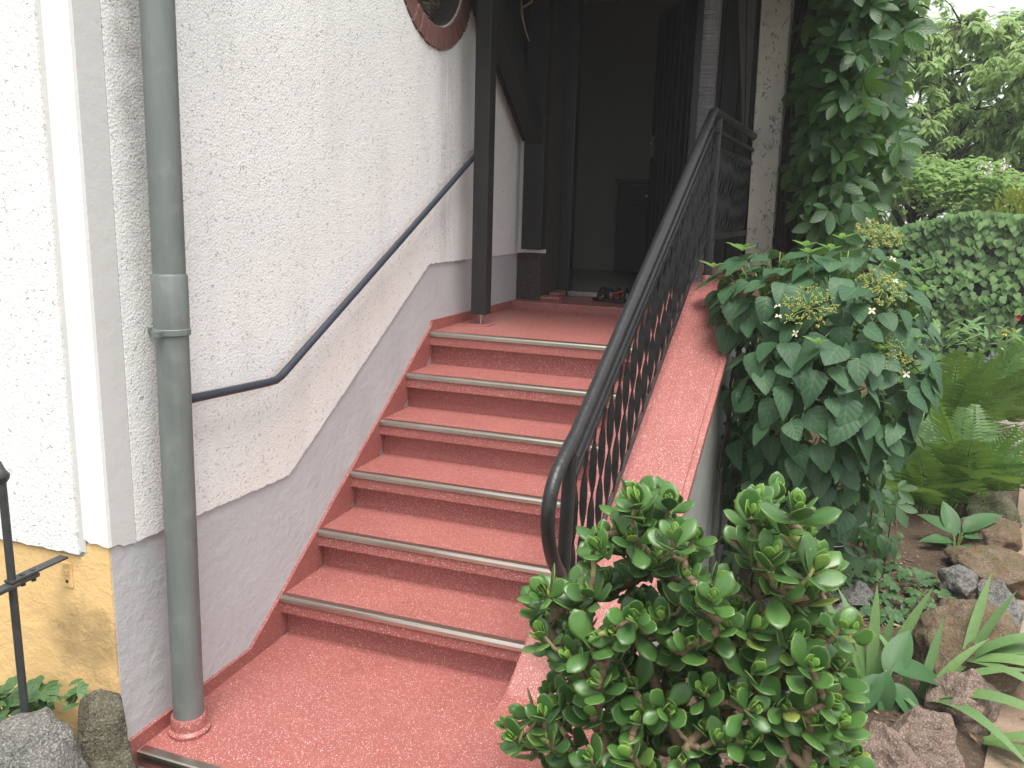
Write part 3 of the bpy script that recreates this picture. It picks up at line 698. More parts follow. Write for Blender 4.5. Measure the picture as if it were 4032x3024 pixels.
mb = MB(); path_ = bez((.03, 2.60, 3.08), (.03, 2.58, 2.95), (.035, 2.58, 2.84), (.10, 2.58, 2.70), 10)
mb.tube(path_, [.012-.0008*i for i in range(11)], 8); mb.tube([path_[5], (.10, 2.60, 2.93), (.11, 2.60, 3.0)], [.008, .006, .003], 6)
tag(obj('antler', mb, M['antler'], None, True), 'curved pale antler hanging in the dark porch corner', 'antler')

# flower basket in the oval niche
fbk = thing('flower_basket', (-.08, 1.36, 2.60), 'wicker basket of pink and white flowers in the oval brick niche', 'flower basket')
def lower_in(y): return OC[1]-OB*.645*math.sqrt(max(.02, 1-((y-OC[0])/(OA*.645))**2))-.0
bz0 = 2.62
mb = MB()
for k in range(7):
    r_ = .055+.010*k; zz = bz0-.03+.014*k
    mb.tube([(-.075+r_*.8*math.cos(a)+U(-.003, .003), 1.36+r_*1.5*math.sin(a), zz+.006*math.sin(a*9+k*2)) for a in [2*PI*i/28 for i in range(29)]], .0075, 6, cap=False)
obj('basket', mb, M['wicker'], fbk, True)
def petal_ball(c, r, n=14):
    mb = MB()
    for i in range(n):
        d = rv().normalized(); q = Vector(c)+d*r*.55; t = d.orthogonal().normalized(); b = d.cross(t)
        e = r*.6; mb.add([q-t*e*.3, q+b*e*.7+d*e*.4, q+t*e+d*e*.2, q-b*e*.7+d*e*.4], [(0,1,2),(0,2,3)])
    return mb
for c, r, mt in (((-.03, 1.33, 2.735), .035, 'petal_white'), ((-.02, 1.39, 2.75), .032, 'petal_white'), ((-.05, 1.36, 2.775), .033, 'petal_white'), ((-.01, 1.29, 2.745), .028, 'petal_pink'), ((-.04, 1.31, 2.79), .028, 'petal_pink'), ((-.005, 1.335, 2.705), .018, 'petal_yellow'), ((-.05, 1.43, 2.73), .028, 'petal_white')):
    obj('flower', petal_ball(c, r, 22), M[mt], fbk, fix=False)
mb = MB()
for i in range(26):
    p = Vector((-.07+U(-.04, .06), 1.36+U(-.1, .1), 2.69+U(-.03, .06))); d = (rv()+Vector((.5, 0, .3))).normalized(); t = d.orthogonal().normalized()
    mb.add([p, p+d*.03+t*.012, p+d*.06, p+d*.03-t*.012], [(0,1,2,3)])
obj('leaves', mb, M['herb'], fbk, fix=False)

# ------------------------------------------------------------------ garden fence by the orange plinth
fence = thing('iron_fence', (-.158, -1.03, GZ), 'dark iron garden fence with one flat rail bolted near the orange plinth', 'fence')
mb = MB(); mb.bar([(-.158, -.985, .627), (-.158, -2.4, .60)], .034, .012); obj('rail', mb, M['fence_iron'], fence, bevel=.002)
mb = MB(); mb.bar([(-.158, -.822, .640), (-.158, -.935, .640), (-.158, -1.01, .639)], .032, .007); fl = obj('joint_plate', mb, M['fence_iron'], fence, bevel=.001)
for y in (-.93, -.965, -.995):
    mb = MB(); mb.lathe([(.007, -.03), (.007, .006), (.004, .009)], (-.158, y, .640), 8); obj('bolt', mb, M['fence_iron'], fl)
mb = MB(); mb.bar([(-.158, -.92, .628), (-.158, -1.0, .628)], .030, .012); obj('rail_end', mb, M['fence_iron'], fence, bevel=.002)
for y in (-.998, -1.17, -1.34, -1.51, -1.68):
    mb = MB(); mb.tube([(-.158, y, GZ-.05), (-.158, y, .93)], .011, 10); b_ = obj('upright', mb, M['fence_iron'], fence, auto=.8)
    mb = MB(); mb.lathe([(.012, 0), (.02, .012), (.022, .022), (.012, .036), (.003, .06)], (-.158, y, .925), 10); obj('finial', mb, M['fence_iron'], b_, auto=.8)
mb = MB(); mb.box(-.185, -.148, -.811, -.806, .535, .615); brk = obj('wall_bracket', mb, M['orange_plaster'], None, bevel=.002); tag(brk, 'small orange painted metal bracket on the orange plinth', 'bracket')
mb = MB(); mb.tube([(-.167, -.803, .555), (-.167, -.8125, .555)], .005, 10); obj('screw_hole', mb, M['pot'], brk)
mb = MB(); mb.box(-.172, -.160, -.818, -.8105, .577, .592); obj('lug', mb, M['orange_plaster'], brk, bevel=.002)

# ------------------------------------------------------------------ stones
def rock_mesh(name, r, seed, mat, sub=5, ang=.24, flat=.0):
    bm = bmesh.new(); bmesh.ops.create_icosphere(bm, subdivisions=sub, radius=1.0)
    so = Vector((seed*7.3, seed*3.1, seed*1.7))
    planes = []; rnd = random.Random(seed)
    for i in range(13):
        d = Vector((rnd.uniform(-1, 1), rnd.uniform(-1, 1), rnd.uniform(-.6, 1))).normalized(); planes.append((d, rnd.uniform(.58, .86)))
    for v in bm.verts:
        p = v.co.copy()
        for d, k in planes:           # cut facets
            e = p.dot(d)-k
            if e > 0: p -= d*e*.9
        q = p*1.6+so
        p += v.co*(noise.noise(q)*ang*.8 + noise.noise(q*2.7)*ang*.32 + noise.noise(q*7)*ang*.10 + noise.noise(q*17)*ang*.07 + noise.noise(q*36)*ang*.045)
        v.co = Vector((p.x*r[0], p.y*r[1], p.z*r[2]))
    me = bpy.data.meshes.new(name); bm.to_mesh(me); bm.free()
    for p in me.polygons: p.use_smooth = True
    me.materials.append(mat); return me
def rock(loc, r, seed, mat, label, rotz=0, tilt=(0, 0), group=None):
    o = bpy.data.objects.new('stone', rock_mesh('stone', r, seed, M[mat])); COL.objects.link(o)
    o.location = loc; o.rotation_euler = (tilt[0], tilt[1], rotz); return tag(o, label, 'stone', group)
SG = 'stones edging the garden bed'
rock((2.67, 1.12, -.09), (.29, .26, .23), 3, 'stone_brown', 'largest stone of the bed, brown with mossy green-brown face, behind the iris leaves', .4, (.35, -.15), SG)
rock((2.83, 1.58, -.09), (.13, .15, .16), 5, 'stone_gray', 'grey block behind the largest brown stone, beside the path', .3, (0, 0), SG)
rock((2.90, 2.18, -.11), (.24, .24, .15), 8, 'stone_brown', 'low brown mossy stone by the path, second behind the largest stone', .8, (0, .1), SG)
rock((2.96, 2.62, -.09), (.18, .20, .17), 12, 'stone_brown', 'brown stone covered in needle litter by the path under the fern', .1, (0, 0), SG)
rock((3.07, 3.12, -.06), (.16, .18, .15), 17, 'stone_dark', 'dark stone in the shade below the near fern', .7, (0, 0), SG)
rock((2.22, 1.60, -.13), (.085, .08, .07), 21, 'stone_gray', 'small grey stone between the jade plant and the herb patch, the farther one', .2, (0, 0), SG)
rock((2.16, 1.36, -.13), (.10, .08, .07), 23, 'stone_gray', 'small grey stone between the jade plant and the herb patch, the nearer one', 1.2, (0, .2), SG)
rock((2.40, .46, -.13), (.155, .13, .16), 27, 'stone_pink', 'rounded pinkish sandstone at the front of the bed below the iris', .5, (.2, .1), SG)
rock((2.27, .30, -.16), (.14, .12, .13), 31, 'stone_pink', 'pale pinkish stone at the very bottom of the picture beside the jade plant', 1.9, (0, 0), SG)
rock((2.58, .76, -.12), (.16, .13, .14), 37, 'stone_pink', 'pinkish brown stone half hidden behind the arching iris leaves', .9, (0, 0), SG)
rock((2.72, 1.93, -.10), (.10, .10, .09), 41, 'stone_gray', 'small rounded greyish stone between herb patch and mossy stones', 0, (0, 0), SG)
rock((3.50, 5.0, -.04), (.17, .16, .20), 43, 'stone_pale', 'pale boulder by the path beyond the ferns', .4, (0, 0), SG)
rock((3.34, 4.2, -.10), (.14, .16, .12), 47, 'stone_dark', 'dark boulder in front of the pale boulder by the path', .4, (0, 0), SG)
LG = 'stones below the orange plinth'
rock((-.07, -1.10, .00), (.25, .23, .28), 52, 'stone_granite', 'big speckled granite stone below the orange plinth, bottom left', .2, (.1, .28), LG)
rock((.035, -.93, .03), (.135, .11, .26), 57, 'stone_dark', 'upright lichen-covered stone standing against the house corner', .15, (0, 0), LG)
rock((-.25, -1.28, -.12), (.22, .14, .20), 61, 'stone_granite', 'grey stone cut by the lower left corner of the picture', .5, (0, 0), LG)
rock((.09, -.98, -.10), (.07, .10, .14), 66, 'concrete_pale', 'pale mortar-smeared stone beside the end of the bottom nosing', .2, (0, 0), LG)

# ------------------------------------------------------------------ leaf meshes
def leaf_mb(L, wfun, nr=9, nc=4, droop=.15, fold=.12, serr=0, wave=0, seed=0, twist=0):
    """leaf along +Y from the origin, normal +Z; wfun(t) half width; uv = (side -1..1, along 0..1)"""
    mb = MB(); rnd = random.Random(seed); vs = []; uv = []; fs = []
    for i in range(nr+1):
        t = i/nr; wd = wfun(t)*L
        if serr and 0 < i < nr: wd *= 1+(serr if i % 2 else -serr)
        for k in range(nc+1):
            u_ = -1+2*k/nc
            x = u_*wd; y = L*t - (serr*L*.25*abs(u_)**3 if serr and i % 2 else 0)
            z = -droop*L*t*t + fold*abs(x) + wave*L*math.sin(t*9+u_*2+seed)*abs(u_)
            a = twist*t; x, z = x*math.cos(a)-z*math.sin(a)*0, z+x*math.sin(a)
            vs.append((x, y, z)); uv.append((u_, t))
    for i in range(nr):
        for k in range(nc):
            a = i*(nc+1)+k; fs.append((a, a+1, a+nc+2, a+nc+1))
    mb.add(vs, fs, uv); return mb
def to_mesh(mb, name, mat, smooth=True):
    me = mb.mesh(name, smooth); me.materials.append(mat); return me
ovate = lambda t: .40*math.sin(PI*min(1, t**.62))**.85*(1-.12*t) + .002
hydw = lambda t: (.50*math.sin(PI*t**.58)**.75)*(1-.05*t) if t < .999 else .003
lanc = lambda t: .21*math.sin(PI*t**.75)**.9+.003
obov = lambda t: .30*math.sin(PI*min(1, t**1.25))**.8+.01
sword = lambda t: (.035+.035*math.sin(PI*min(1, t*.9)))*(1-t**3)+.002
HYD = [to_mesh(leaf_mb(1, hydw, 15, 4, dr, .10, .045, .012, s), 'hydrangea_leaf', M['hyd']) for s, dr in ((1, .22), (2, .42), (3, .12), (4, .6))]
HYDY = to_mesh(leaf_mb(1, lanc, 9, 2, .1, .5, .03), 'young_leaf', M['hyd_young'])
def palmate(seed, droop):
    mb = MB(); rnd = random.Random(seed)
    for a, L in ((0, 1.0), (.85, .88), (-.85, .88), (1.75, .62), (-1.75, .62)):
        lf = leaf_mb(L, lambda t: .215*math.sin(PI*t**1.1)**.85+.004, 11, 2, droop+rnd.uniform(-.1, .15), .25, .07, 0, seed)
        R = Matrix.Rotation(-a+rnd.uniform(-.1, .1), 4, 'Z') @ Matrix.Rotation(rnd.uniform(-.25, .1), 4, 'X') @ Matrix.Translation((0, .06, 0))
        mb.inst(lf, R)
    return mb
CRE = [to_mesh(palmate(s, d), 'creeper_leaf', M['creeper']) for s, d in ((1, .2), (2, .4), (3, .1))]
def visible(p, slack=.25):
    d = Vector(p)-CAM; z = d.dot(fw)
    if z <= .1: return False
    return abs(d.dot(rt2)/z) < .612+slack and abs(d.dot(up2)/z) < .459+slack

# ------------------------------------------------------------------ jade plant
def jade_leaf(seed, L=1.0, cup=.15):
    mb = MB(); nr, ns = 7, 8; vs = []; uv = []; fs = []
    for i in range(nr+1):
        t = i/nr; wd = L*(.30*math.sin(PI*min(1, (.04+.96*t)**1.15*.985))**.62)*(.50+.55*min(1, t*1.7)); th = L*(.055*math.sin(PI*min(.97, t*.9+.1))**.7)
        if i == nr: wd, th = .02, .01
        for k in range(ns):
            a = 2*PI*k/ns; x = wd*math.cos(a); z = th*math.sin(a)+cup*L*t*t*.8+cup*.9*abs(x)**1.5
            vs.append((x, L*t, z)); uv.append((math.cos(a), t))
    for i in range(nr):
        for k in range(ns): fs.append((i*ns+k, i*ns+(k+1) % ns, (i+1)*ns+(k+1) % ns, (i+1)*ns+k))
    fs.append(tuple(range(nr*ns, nr*ns+ns)))
    mb.add(vs, fs, uv); return mb
JMB = [jade_leaf(1, 1, .12), jade_leaf(2, 1, .3), jade_leaf(3, 1, -.08)]
JME = [to_mesh(m, 'jade_leaf', M['jade']) for m in JMB]
JMY = to_mesh(JMB[0], 'young_jade_leaf', M['jade_young'])
def px_at(px, py, Y):      # picture position on the 2212-pixel-wide view -> point at depth Y (used to lay out branch tips)
    x = (px*1024/2212-512)/836.4; y = (py*1024/2212-384)/836.4
    d = fw+rt2*x-up2*y; k = (Y-CAM.y)/d.y; return CAM+d*k
def jade_plant():
    rnd = random.Random(5)
    root = thing('jade_plant', (1.68, -.80, GZ), 'large glossy green jade plant with thick brown stems in front of the stair', 'plant')
    mb = MB(); mb.lathe([(.13, 0), (.15, .02), (.20, .36), (.215, .37), (.215, .41), (.195, .41), (.19, .37)], (1.68, -.80, GZ), 28); obj('pot', mb, M['terracotta'], root, auto=.6)
    lobes = [(1390, 1120, 85, 70), (1330, 1210, 95, 80), (1440, 1200, 80, 80), (1675, 1130, 95, 75), (1700, 1230, 90, 80), (1195, 1300, 55, 55), (1205, 1400, 60, 60), (1330, 1340, 110, 90), (1480, 1350, 120, 110),
             (1640, 1380, 120, 110), (1770, 1390, 85, 75), (1300, 1480, 120, 80), (1460, 1500, 130, 100), (1620, 1540, 140, 110), (1750, 1540, 90, 110), (1150, 1570, 65, 60), (1260, 1600, 120, 80), (1420, 1640, 150, 80), (1640, 1680, 170, 90), (1800, 1660, 60, 70), (1535, 1300, 90, 60), (1540, 1420, 110, 80), (1340,1740,200,80), (1600,1780,200,70)]
    tips = []; tries = 0
    while tries < 9000 and len(tips) < 310:
        tries += 1; cx, cy, rx, ry = rnd.choice(lobes)
        a, r = rnd.uniform(0, 2*PI), math.sqrt(rnd.random()); Y = -.82+rnd.uniform(-.20, .22)*(1-.3*r)
        p = px_at(cx+rx*r*math.cos(a)*.92, cy+ry*r*math.sin(a)*.92, Y)
        if p.z < .12: continue
        if all((p-q).length > .060 for q in tips): tips.append(p)
    base = Vector((1.68, -.80, .22))
    nodes = [(base, -1)]
    for q in ((1.60, -.80, .45), (1.78, -.78, .48), (1.48, -.84, .40), (1.68, -.86, .50), (1.80, -.80, .75), (1.56, -.80, .72), (1.40, -.84, .58), (1.90, -.82, .62)):
        q = Vector(q); j = min(range(len(nodes)), key=lambda i: (nodes[i][0]-q).length+ (0 if nodes[i][0].z < q.z else 1)); nodes.append((q, j))
    tipn = []
    for p in sorted(tips, key=lambda p: (p-base).length):
        best = min(range(len(nodes)), key=lambda i: (nodes[i][0]-p).length+max(0, nodes[i][0].z-p.z+.03)*2.5)
        q = nodes[best][0]; m = (p+q)/2+Vector((0, 0, -.2*(p-q).length*.5))+rv(.012)
        nodes.append((m, best)); nodes.append((p, len(nodes)-1)); tipn.append(len(nodes)-1)
    cnt = [0]*len(nodes)
    for i in tipn:
        while i >= 0: cnt[i] += 1; i = nodes[i][1]
    rad = [min(.030, .0042+.0022*math.sqrt(max(0, c-1))) for c in cnt]
    for i in range(1, len(nodes)):
        j = nodes[i][1]
        if cnt[i] == 0: continue
        r0, r1 = min(rad[j], rad[i]*1.3), rad[i]
        mb = MB(); a, b = nodes[j][0], nodes[i][0]; n_ = 5
        mb.tube([a+(b-a)*k/n_+rv(.002)*(0 < k < n_) for k in range(n_+1)], [(r0+(r1-r0)*k/n_)*(1.12 if k % 2 else .96) for k in range(n_+1)], 7)
        yel = cnt[i] <= 2 and rnd.random() < .16
        obj('stem', mb, M['stem_yellow'] if yel else M['stem_brown'], root, True, fix=False) if cnt[i] > 2 or yel else STM.inst(mb, Matrix())
    leaves = []
    ctr = Vector((1.66, -.70, .55))
    for p in tips:
        out = (p-ctr); out.z *= .6; out.normalize()
        ax = (Vector((0, 0, 1))*.9+out*.6+rv(.42)+Vector((.05, -.35, 0))).normalized()
        L0 = rnd.uniform(.051, .073); e1 = ax.orthogonal().normalized(); e2 = ax.cross(e1); ph = rnd.uniform(0, PI)
        for lev in range(4):
            n_ = 2; sz = (.62, .9, 1.1, 1.05, .9)[lev]*L0; el = (1.32, 1.02, .72, .38, 0)[lev]
            if lev == 4 and rnd.random() < .35: continue
            for k in range(n_):
                a = ph+lev*PI/2+k*PI+rnd.uniform(-.25, .25); dr = e1*math.cos(a)+e2*math.sin(a)
                e = el+rnd.uniform(-.2, .2); d = dr*math.cos(e)+ax*math.sin(e); nn = ax*math.cos(e)-dr*math.sin(e)
                loc = p-ax*(.006+.011*lev)+dr*.004
                leaves.append((lev, frame(loc, d, nn+rv(.25), sz*rnd.uniform(.68, 1.18)), loc))
        for s_ in (1, -1):
            d = (ax+e1*s_*.35).normalized(); leaves.append((9, frame(p, d, e1*(-s_)+ax*.2, L0*.42), p))
    vis = [l for l in leaves if visible(l[2], .03)]
    key = lambda l: (l[2]-CAM).length*(1.35 if l[0] == 9 else 1)
    vis.sort(key=key); big = vis[:300]; ids = {id(l) for l in big}
    stuff, stuffy = MB(), MB()
    for i, l in enumerate(leaves):
        if id(l) in ids: inst('leaf', JMY if l[0] in (9, 0) else JME[i % 3], l[1], root)
        else: (stuffy if l[0] in (9, 0) else stuff).inst(JMB[i % 3], l[1])
    for mb_, mt, nm in ((stuff, 'jade', 'leaves'), (stuffy, 'jade_young', 'young_leaves')):
        o = obj(nm, mb_, M[mt], root, True, fix=False); o['kind'] = 'stuff'
    obj('twigs', STM, M['stem_brown'], root, True, fix=False)['kind'] = 'stuff'
STM = MB()
jade_plant()

# ------------------------------------------------------------------ hydrangea
def hydrangea():
    rnd = random.Random(9)
    root = thing('hydrangea', (1.95, 1.75, GZ), 'big dark green hydrangea bush with flat yellow-green flower heads leaning over the stair cap', 'shrub')
    ell = [(Vector((1.70, 1.50, 1.33)), Vector((.27, .36, .20))), (Vector((1.98, 1.45, 1.27)), Vector((.34, .40, .30))), (Vector((1.93, 1.30, .98)), Vector((.33, .34, .38))), (Vector((2.14, 1.45, .98)), Vector((.27, .34, .36))), (Vector((1.90, 1.48, .58)), Vector((.34, .32, .36)))]
    pts = []
    for i in range(6000):
        c, r = ell[rnd.choices(range(5), (.21, .27, .23, .13, .16))[0]]; d = Vector((rnd.gauss(0, 1), rnd.gauss(0, 1), rnd.gauss(0, 1))).normalized()
        p = c+Vector((d.x*r.x, d.y*r.y, d.z*r.z))*rnd.uniform(.9, 1.04)
        if p.z < .20 or d.y > .45: continue
        if any(sum(((p[k]-c2[k])/r2[k])**2 for k in range(3)) < .78 for c2, r2 in ell): continue
        if all((p-q).length > .068 for q, _ in pts): pts.append((p, Vector((d.x/r.x, d.y/r.y, d.z/r.z)).normalized()))
    inner = []
    for i in range(1500):
        c, r = rnd.choice(ell); d = Vector((rnd.gauss(0, 1), rnd.gauss(0, 1), rnd.gauss(0, 1))).normalized()
        p = c+Vector((d.x*r.x, d.y*r.y, d.z*r.z))*rnd.uniform(.35, .82)
        if p.z > .15 and all((p-q).length > .085 for q, _ in inner): inner.append((p, d))
    allp = pts+inner
    stems = MB(); n_leaf = 0; inn = MB(); HYB = leaf_mb(1, hydw, 9, 2, .3, .10, .04, .0, 2)
    trunk = Vector((1.93, 1.85, GZ))
    for i, (p, n) in enumerate(allp):
        hz = Vector((n.x, n.y, 0)); hz = hz.normalized() if hz.length > .05 else Vector((rnd.uniform(-1, 1), -1, 0)).normalized()
        sidev = Vector((-hz.y, hz.x, 0))*rnd.uniform(-1.1, 1.1)
        d = hz*(.55+.5*max(0, n.z))+sidev+Vector((0, 0, -1))*(.85-.75*max(0, n.z))+rv(.15)
        nn = n*.55+Vector((0, -.1, .85))+rv(.42)
        L = rnd.uniform(.085, .142) if i < len(pts) else rnd.uniform(.10, .15)
        if p.x < 1.6: L *= 1.0
        M_ = frame(p, d, nn, L, L*rnd.uniform(.72, .98))
        if n_leaf < 300: inst('leaf', rnd.choice(HYD), M_, root); n_leaf += 1
        else: inn.inst(HYB, M_)
        q = p-n*.09-Vector((0, 0, .03))+rv(.02)
        if i < len(pts): stems.tube([q, (p+q)/2+Vector((0, 0, .012)), p], [.0035, .003, .0022], 5)
    for i in range(16):
        p, n = pts[rnd.randrange(len(pts))]; e = p-n*.08
        stems.tube([trunk+rv(.08)*Vector((1, 1, 0)).length, trunk.lerp(e, .5)+Vector((0, 0, .12))+rv(.05), e], [.010, .007, .004], 6)
    obj('stems', stems, M['stem_green'], root, True, fix=False)
    if inn.v: obj('inner_leaves', inn, M['hyd'], root, True, fix=False)['kind'] = 'stuff'
    # young shoots at leading tips
    k = 0
    for p, n in pts:
        if n.z > .35 and k < 16 and rnd.random() < .4:
            k += 1; c = p+n*.05
            for a in range(4):
                th = a*PI/2+rnd.uniform(-.2, .2); d = Vector((math.cos(th), math.sin(th), .55)); inst('young_leaf', HYDY, frame(c, d, (0, 0, 1), rnd.uniform(.045, .075)), root)
    # flower heads
    def umbel(c, n, r, white):
        n = Vector(n).normalized(); e1 = n.orthogonal().normalized(); e2 = n.cross(e1)
        st, bd = MB(), MB(); hub = Vector((1.95, 1.5, .95)); st.tube([hub, hub.lerp(Vector(c), .6)-n*.10, Vector(c)-n*.09, Vector(c)-n*.035], [.006, .005, .004, .004], 5)
        for i in range(15):
            a = i*2.4; rr = r*math.sqrt((i+.6)/15.6); t = Vector(c)+e1*math.cos(a)*rr+e2*math.sin(a)*rr+n*(-.25*rr*rr/r)
            st.tube([Vector(c)-n*.04, (Vector(c)+t)/2-n*.012, t-n*.015], .0019, 4)
            for j in range(8):
                q = t+(e1*rnd.uniform(-1, 1)+e2*rnd.uniform(-1, 1))*r*.20+n*rnd.uniform(-.006, .010)
                st.tube([t-n*.015, q], .0009, 3)
                for m in range(3):
                    b = q+rv(.006); s_ = rnd.uniform(.0022, .0038)
                    bd.add([b+Vector((s_,0,0)), b-Vector((s_,0,0)), b+Vector((0,s_,0)), b-Vector((0,s_,0)), b+Vector((0,0,s_)), b-Vector((0,0,s_))], [(0,2,4),(2,1,4),(1,3,4),(3,0,4),(2,0,5),(1,2,5),(3,1,5),(0,3,5)])
        hd = obj('flower_head', bd, M['bud'], root, fix=False); obj('flower_stalks', st, M['stem_green'], hd, True, fix=False)
        for i in range(white):
            a = rnd.uniform(0, 2*PI); t = Vector(c)+(e1*math.cos(a)+e2*math.sin(a))*r*rnd.uniform(1.0, 1.25)-n*.03+Vector((0, 0, -.02)); f = MB()
            fn = (n+rv(.6)).normalized(); f1 = fn.orthogonal().normalized(); f2 = fn.cross(f1)
            for q in range(4):
                th = q*PI/2; d = f1*math.cos(th)+f2*math.sin(th); s = f2*math.cos(th)-f1*math.sin(th); z_ = .015
                f.add([t, t+d*z_*.55+s*z_*.28+fn*.002, t+d*z_*.95+s*z_*.30+fn*.004, t+d*z_*1.2, t+d*z_*.95-s*z_*.30+fn*.004, t+d*z_*.55-s*z_*.28+fn*.002], [(0,1,2,3,4,5)])
            obj('floret', f, M['petal_cream'], hd, fix=False)
    for px, py, Y, r, n, wh_ in ((1745, 655, 1.00, .105, (-.1, -.75, .65), 4), (1915, 615, 1.12, .10, (.3, -.6, .75), 2), (1905, 500, 1.30, .10, (.3, -.5, .8), 2), (1930, 760, 1.12, .085, (.45, -.8, .35), 5)):
        umbel(px_at(px, py, Y), n, r, wh_)
hydrangea()

# ------------------------------------------------------------------ Virginia creeper on the pillar and wall
def creeper():
    rnd = random.Random(21)
    root = thing('creeper_vine', (1.75, 3.4, GZ), 'tall curtain of five-fingered creeper vine hanging beside the white pillar', 'vine')
    st = MB()
    for i in range(34):
        x = rnd.uniform(1.60, 1.86); y = 3.42-rnd.uniform(0, .12) if x > 1.62 else 3.5; z0 = GZ; p = Vector((x, y-.02, z0)); path_ = [p.copy()]
        for k in range(22):
            p = p+Vector((rnd.uniform(-.025, .025), rnd.uniform(-.02, .02), .17)); p.x = max(1.615, min(1.92, p.x)); p.y = max(3.2, min(3.5, p.y)); path_.append(p.copy())
        st.tube(path_, [rnd.uniform(.006, .016)]*23, 6)
    obj('stems', st, M['bark'], root, True, fix=False)
    bk = MB(); bk.add([(1.60, 3.50, GZ), (1.95, 3.52, GZ), (2.02, 3.6, 1.8), (2.1, 3.62, 4.2), (1.59, 3.49, 4.2), (1.60, 3.7, GZ), (1.95, 3.72, GZ), (2.02, 3.8, 1.8), (2.1, 3.82, 4.2), (1.59, 3.69, 4.2)],
               [(0,1,2,3,4), (9,8,7,6,5), (0,5,6,1), (1,6,7,2), (2,7,8,3), (3,8,9,4), (4,9,5,0)])
    obj('dead_stem_mat', bk, M['bark'], root)
    rootl = MB()
    for i in range(90):
        z = rnd.uniform(1.45, 3.0); x = 1.605-rnd.random()**2*.17; p = Vector((x, 3.157, z)); path_ = [p]
        for k in range(3): p = p+Vector((rnd.uniform(-.014, .014), -.001, rnd.uniform(-.02, .02))); path_.append(p)
        rootl.tube(path_, .0014, 4)
    obj('rootlets', rootl, M['bark'], root, fix=False)['kind'] = 'stuff'
    def xmax(z): return 2.10+.14*min(1, max(0, (z-1.6)/.5))+.05*math.sin(z*7)
    n = 0; made = []; extra = MB(); base = [palmate(s, .3) for s in (1, 2)]
    for i in range(14000):
        z = rnd.uniform(1.35, 3.4); x = 1.70+(xmax(z)-1.70)*rnd.random()**.62; f = min(1, max(0, (x-1.66)/.6))
        y = 3.16-.62*math.sin(PI*min(.8, f))*rnd.random()**.7+.10*noise.noise(Vector((x*5, 1, z*5)))
        p = Vector((x, y, z))
        if noise.noise(Vector((x*6, 4, z*4.5))) < -.46+(.26 if x < 1.82 else 0): continue
        if any((p-q).length < .104 for q in made): continue
        made.append(p)
        d = Vector((rnd.uniform(-.6, .9), -.45+rnd.uniform(-.5, .3), -.7+rnd.uniform(-.4, .6))); nn = Vector((rnd.uniform(-.5, .6), -.6, .6))+rv(.65)
        M_ = frame(p, d, nn, rnd.uniform(.11, .19))
        if visible(p, .05) and n < 300: inst('leaf', rnd.choice(CRE), M_, root); n += 1
        else: extra.inst(base[i % 2], M_)
        if len(made) > 560: break
    # low leaves in the shade beside the parapet
    for i in range(26):
        p = Vector((rnd.uniform(1.54, 1.75), rnd.uniform(1.35, 2.2), rnd.uniform(-.1, 1.0))); extra.inst(base[i % 2], frame(p, Vector((rnd.uniform(-.3, .6), -.4, -.8)), Vector((.3, -.8, .6))+rv(.3), rnd.uniform(.08, .12)))
    if extra.v: obj('leaves', extra, M['creeper'], root, True, fix=False)['kind'] = 'stuff'
creeper()
mb = MB(); rnd = random.Random(3)
for i in range(22):
    x = 1.52+rnd.random()*.1; y = rnd.uniform(1.25, 2.6); p = Vector((xR(y)+.01, y, GZ)); path_ = [p.copy()]; top = capz(y)-.08
    while p.z < top: p = p+Vector((rnd.uniform(-.012, .02), rnd.uniform(-.05, .05), .12)); path_.append(p.copy())
    mb.tube(path_, rnd.uniform(.004, .009), 5)
o = obj('dry_vine_stems', mb, M['bark'], None, True, fix=False); tag(o, 'dark dry vine stems clinging to the parapet behind the hydrangea', 'vine')

# ------------------------------------------------------------------ ferns
def frond(seed, droop):
    rnd = random.Random(seed); mb = MB(); n = 26; prev = None; path_ = []
    for i in range(n+1):
        t = i/n; path_.append(Vector((0, t*(1-.12*droop*t), .12*t-droop*t*t*.55)))
    mb.tube(path_, [.007*(1-.8*i/n) for i in range(n+1)], 4)
    for i in range(3, n):
        t = i/n; L = .26*math.sin(PI*min(1, (t*.93+.05))**.8)**.9*(1-.25*t)+.012
        for s in (-1, 1):
            p = path_[i]; d = Vector((s, .38, -.12+rnd.uniform(-.1, .1))).normalized(); wv = Vector((-.2*s, 1, 0))*.016
            vs = [p]; m_ = 5
            for k in range(1, m_+1):
                q = p+d*L*k/m_-Vector((0, 0, .03*L*k*k/9)); wd = wv*(1-(k/m_)**2*.9)*(1.15 if k % 2 else .75)
                vs += [q+wd, q-wd]
            b = len(mb.v); mb.add(vs, [(0, 2, 1)]+[(1+2*k, 2+2*k, 4+2*k, 3+2*k) for k in range(m_-1)])
    return mb
FR = [to_mesh(frond(s, d), 'frond', M['fern'], True) for s, d in ((1, .5), (2, .9), (3, 1.3))]
def fern(loc, n, L, label, seed):
    rnd = random.Random(seed); root = thing('fern', loc, label, 'fern', 'ferns along the garden path')
    for i in range(n):
        a = 2*PI*i/n+rnd.uniform(-.25, .25); el = rnd.uniform(.75, 1.35); d = Vector((math.cos(a)*math.cos(el), math.sin(a)*math.cos(el), math.sin(el)))
        inst('frond', rnd.choice(FR), frame(Vector(loc)+Vector((math.cos(a)*.03, math.sin(a)*.03, .0)), d, Vector((-math.cos(a)*.6, -math.sin(a)*.6, .8))+rv(.2), L*rnd.uniform(.75, 1.1)), root)
fern((2.70, 3.2, GZ), 20, .74, 'fern nearest the hydrangea, in its shade', 1)
fern((2.98, 3.5, GZ), 22, .84, 'dark fern beside the path above the mossy stones', 2)
fern((3.05, 5.0, GZ), 20, 1.1, 'tall fern behind the near ferns, close to the hydrangea edge', 3)
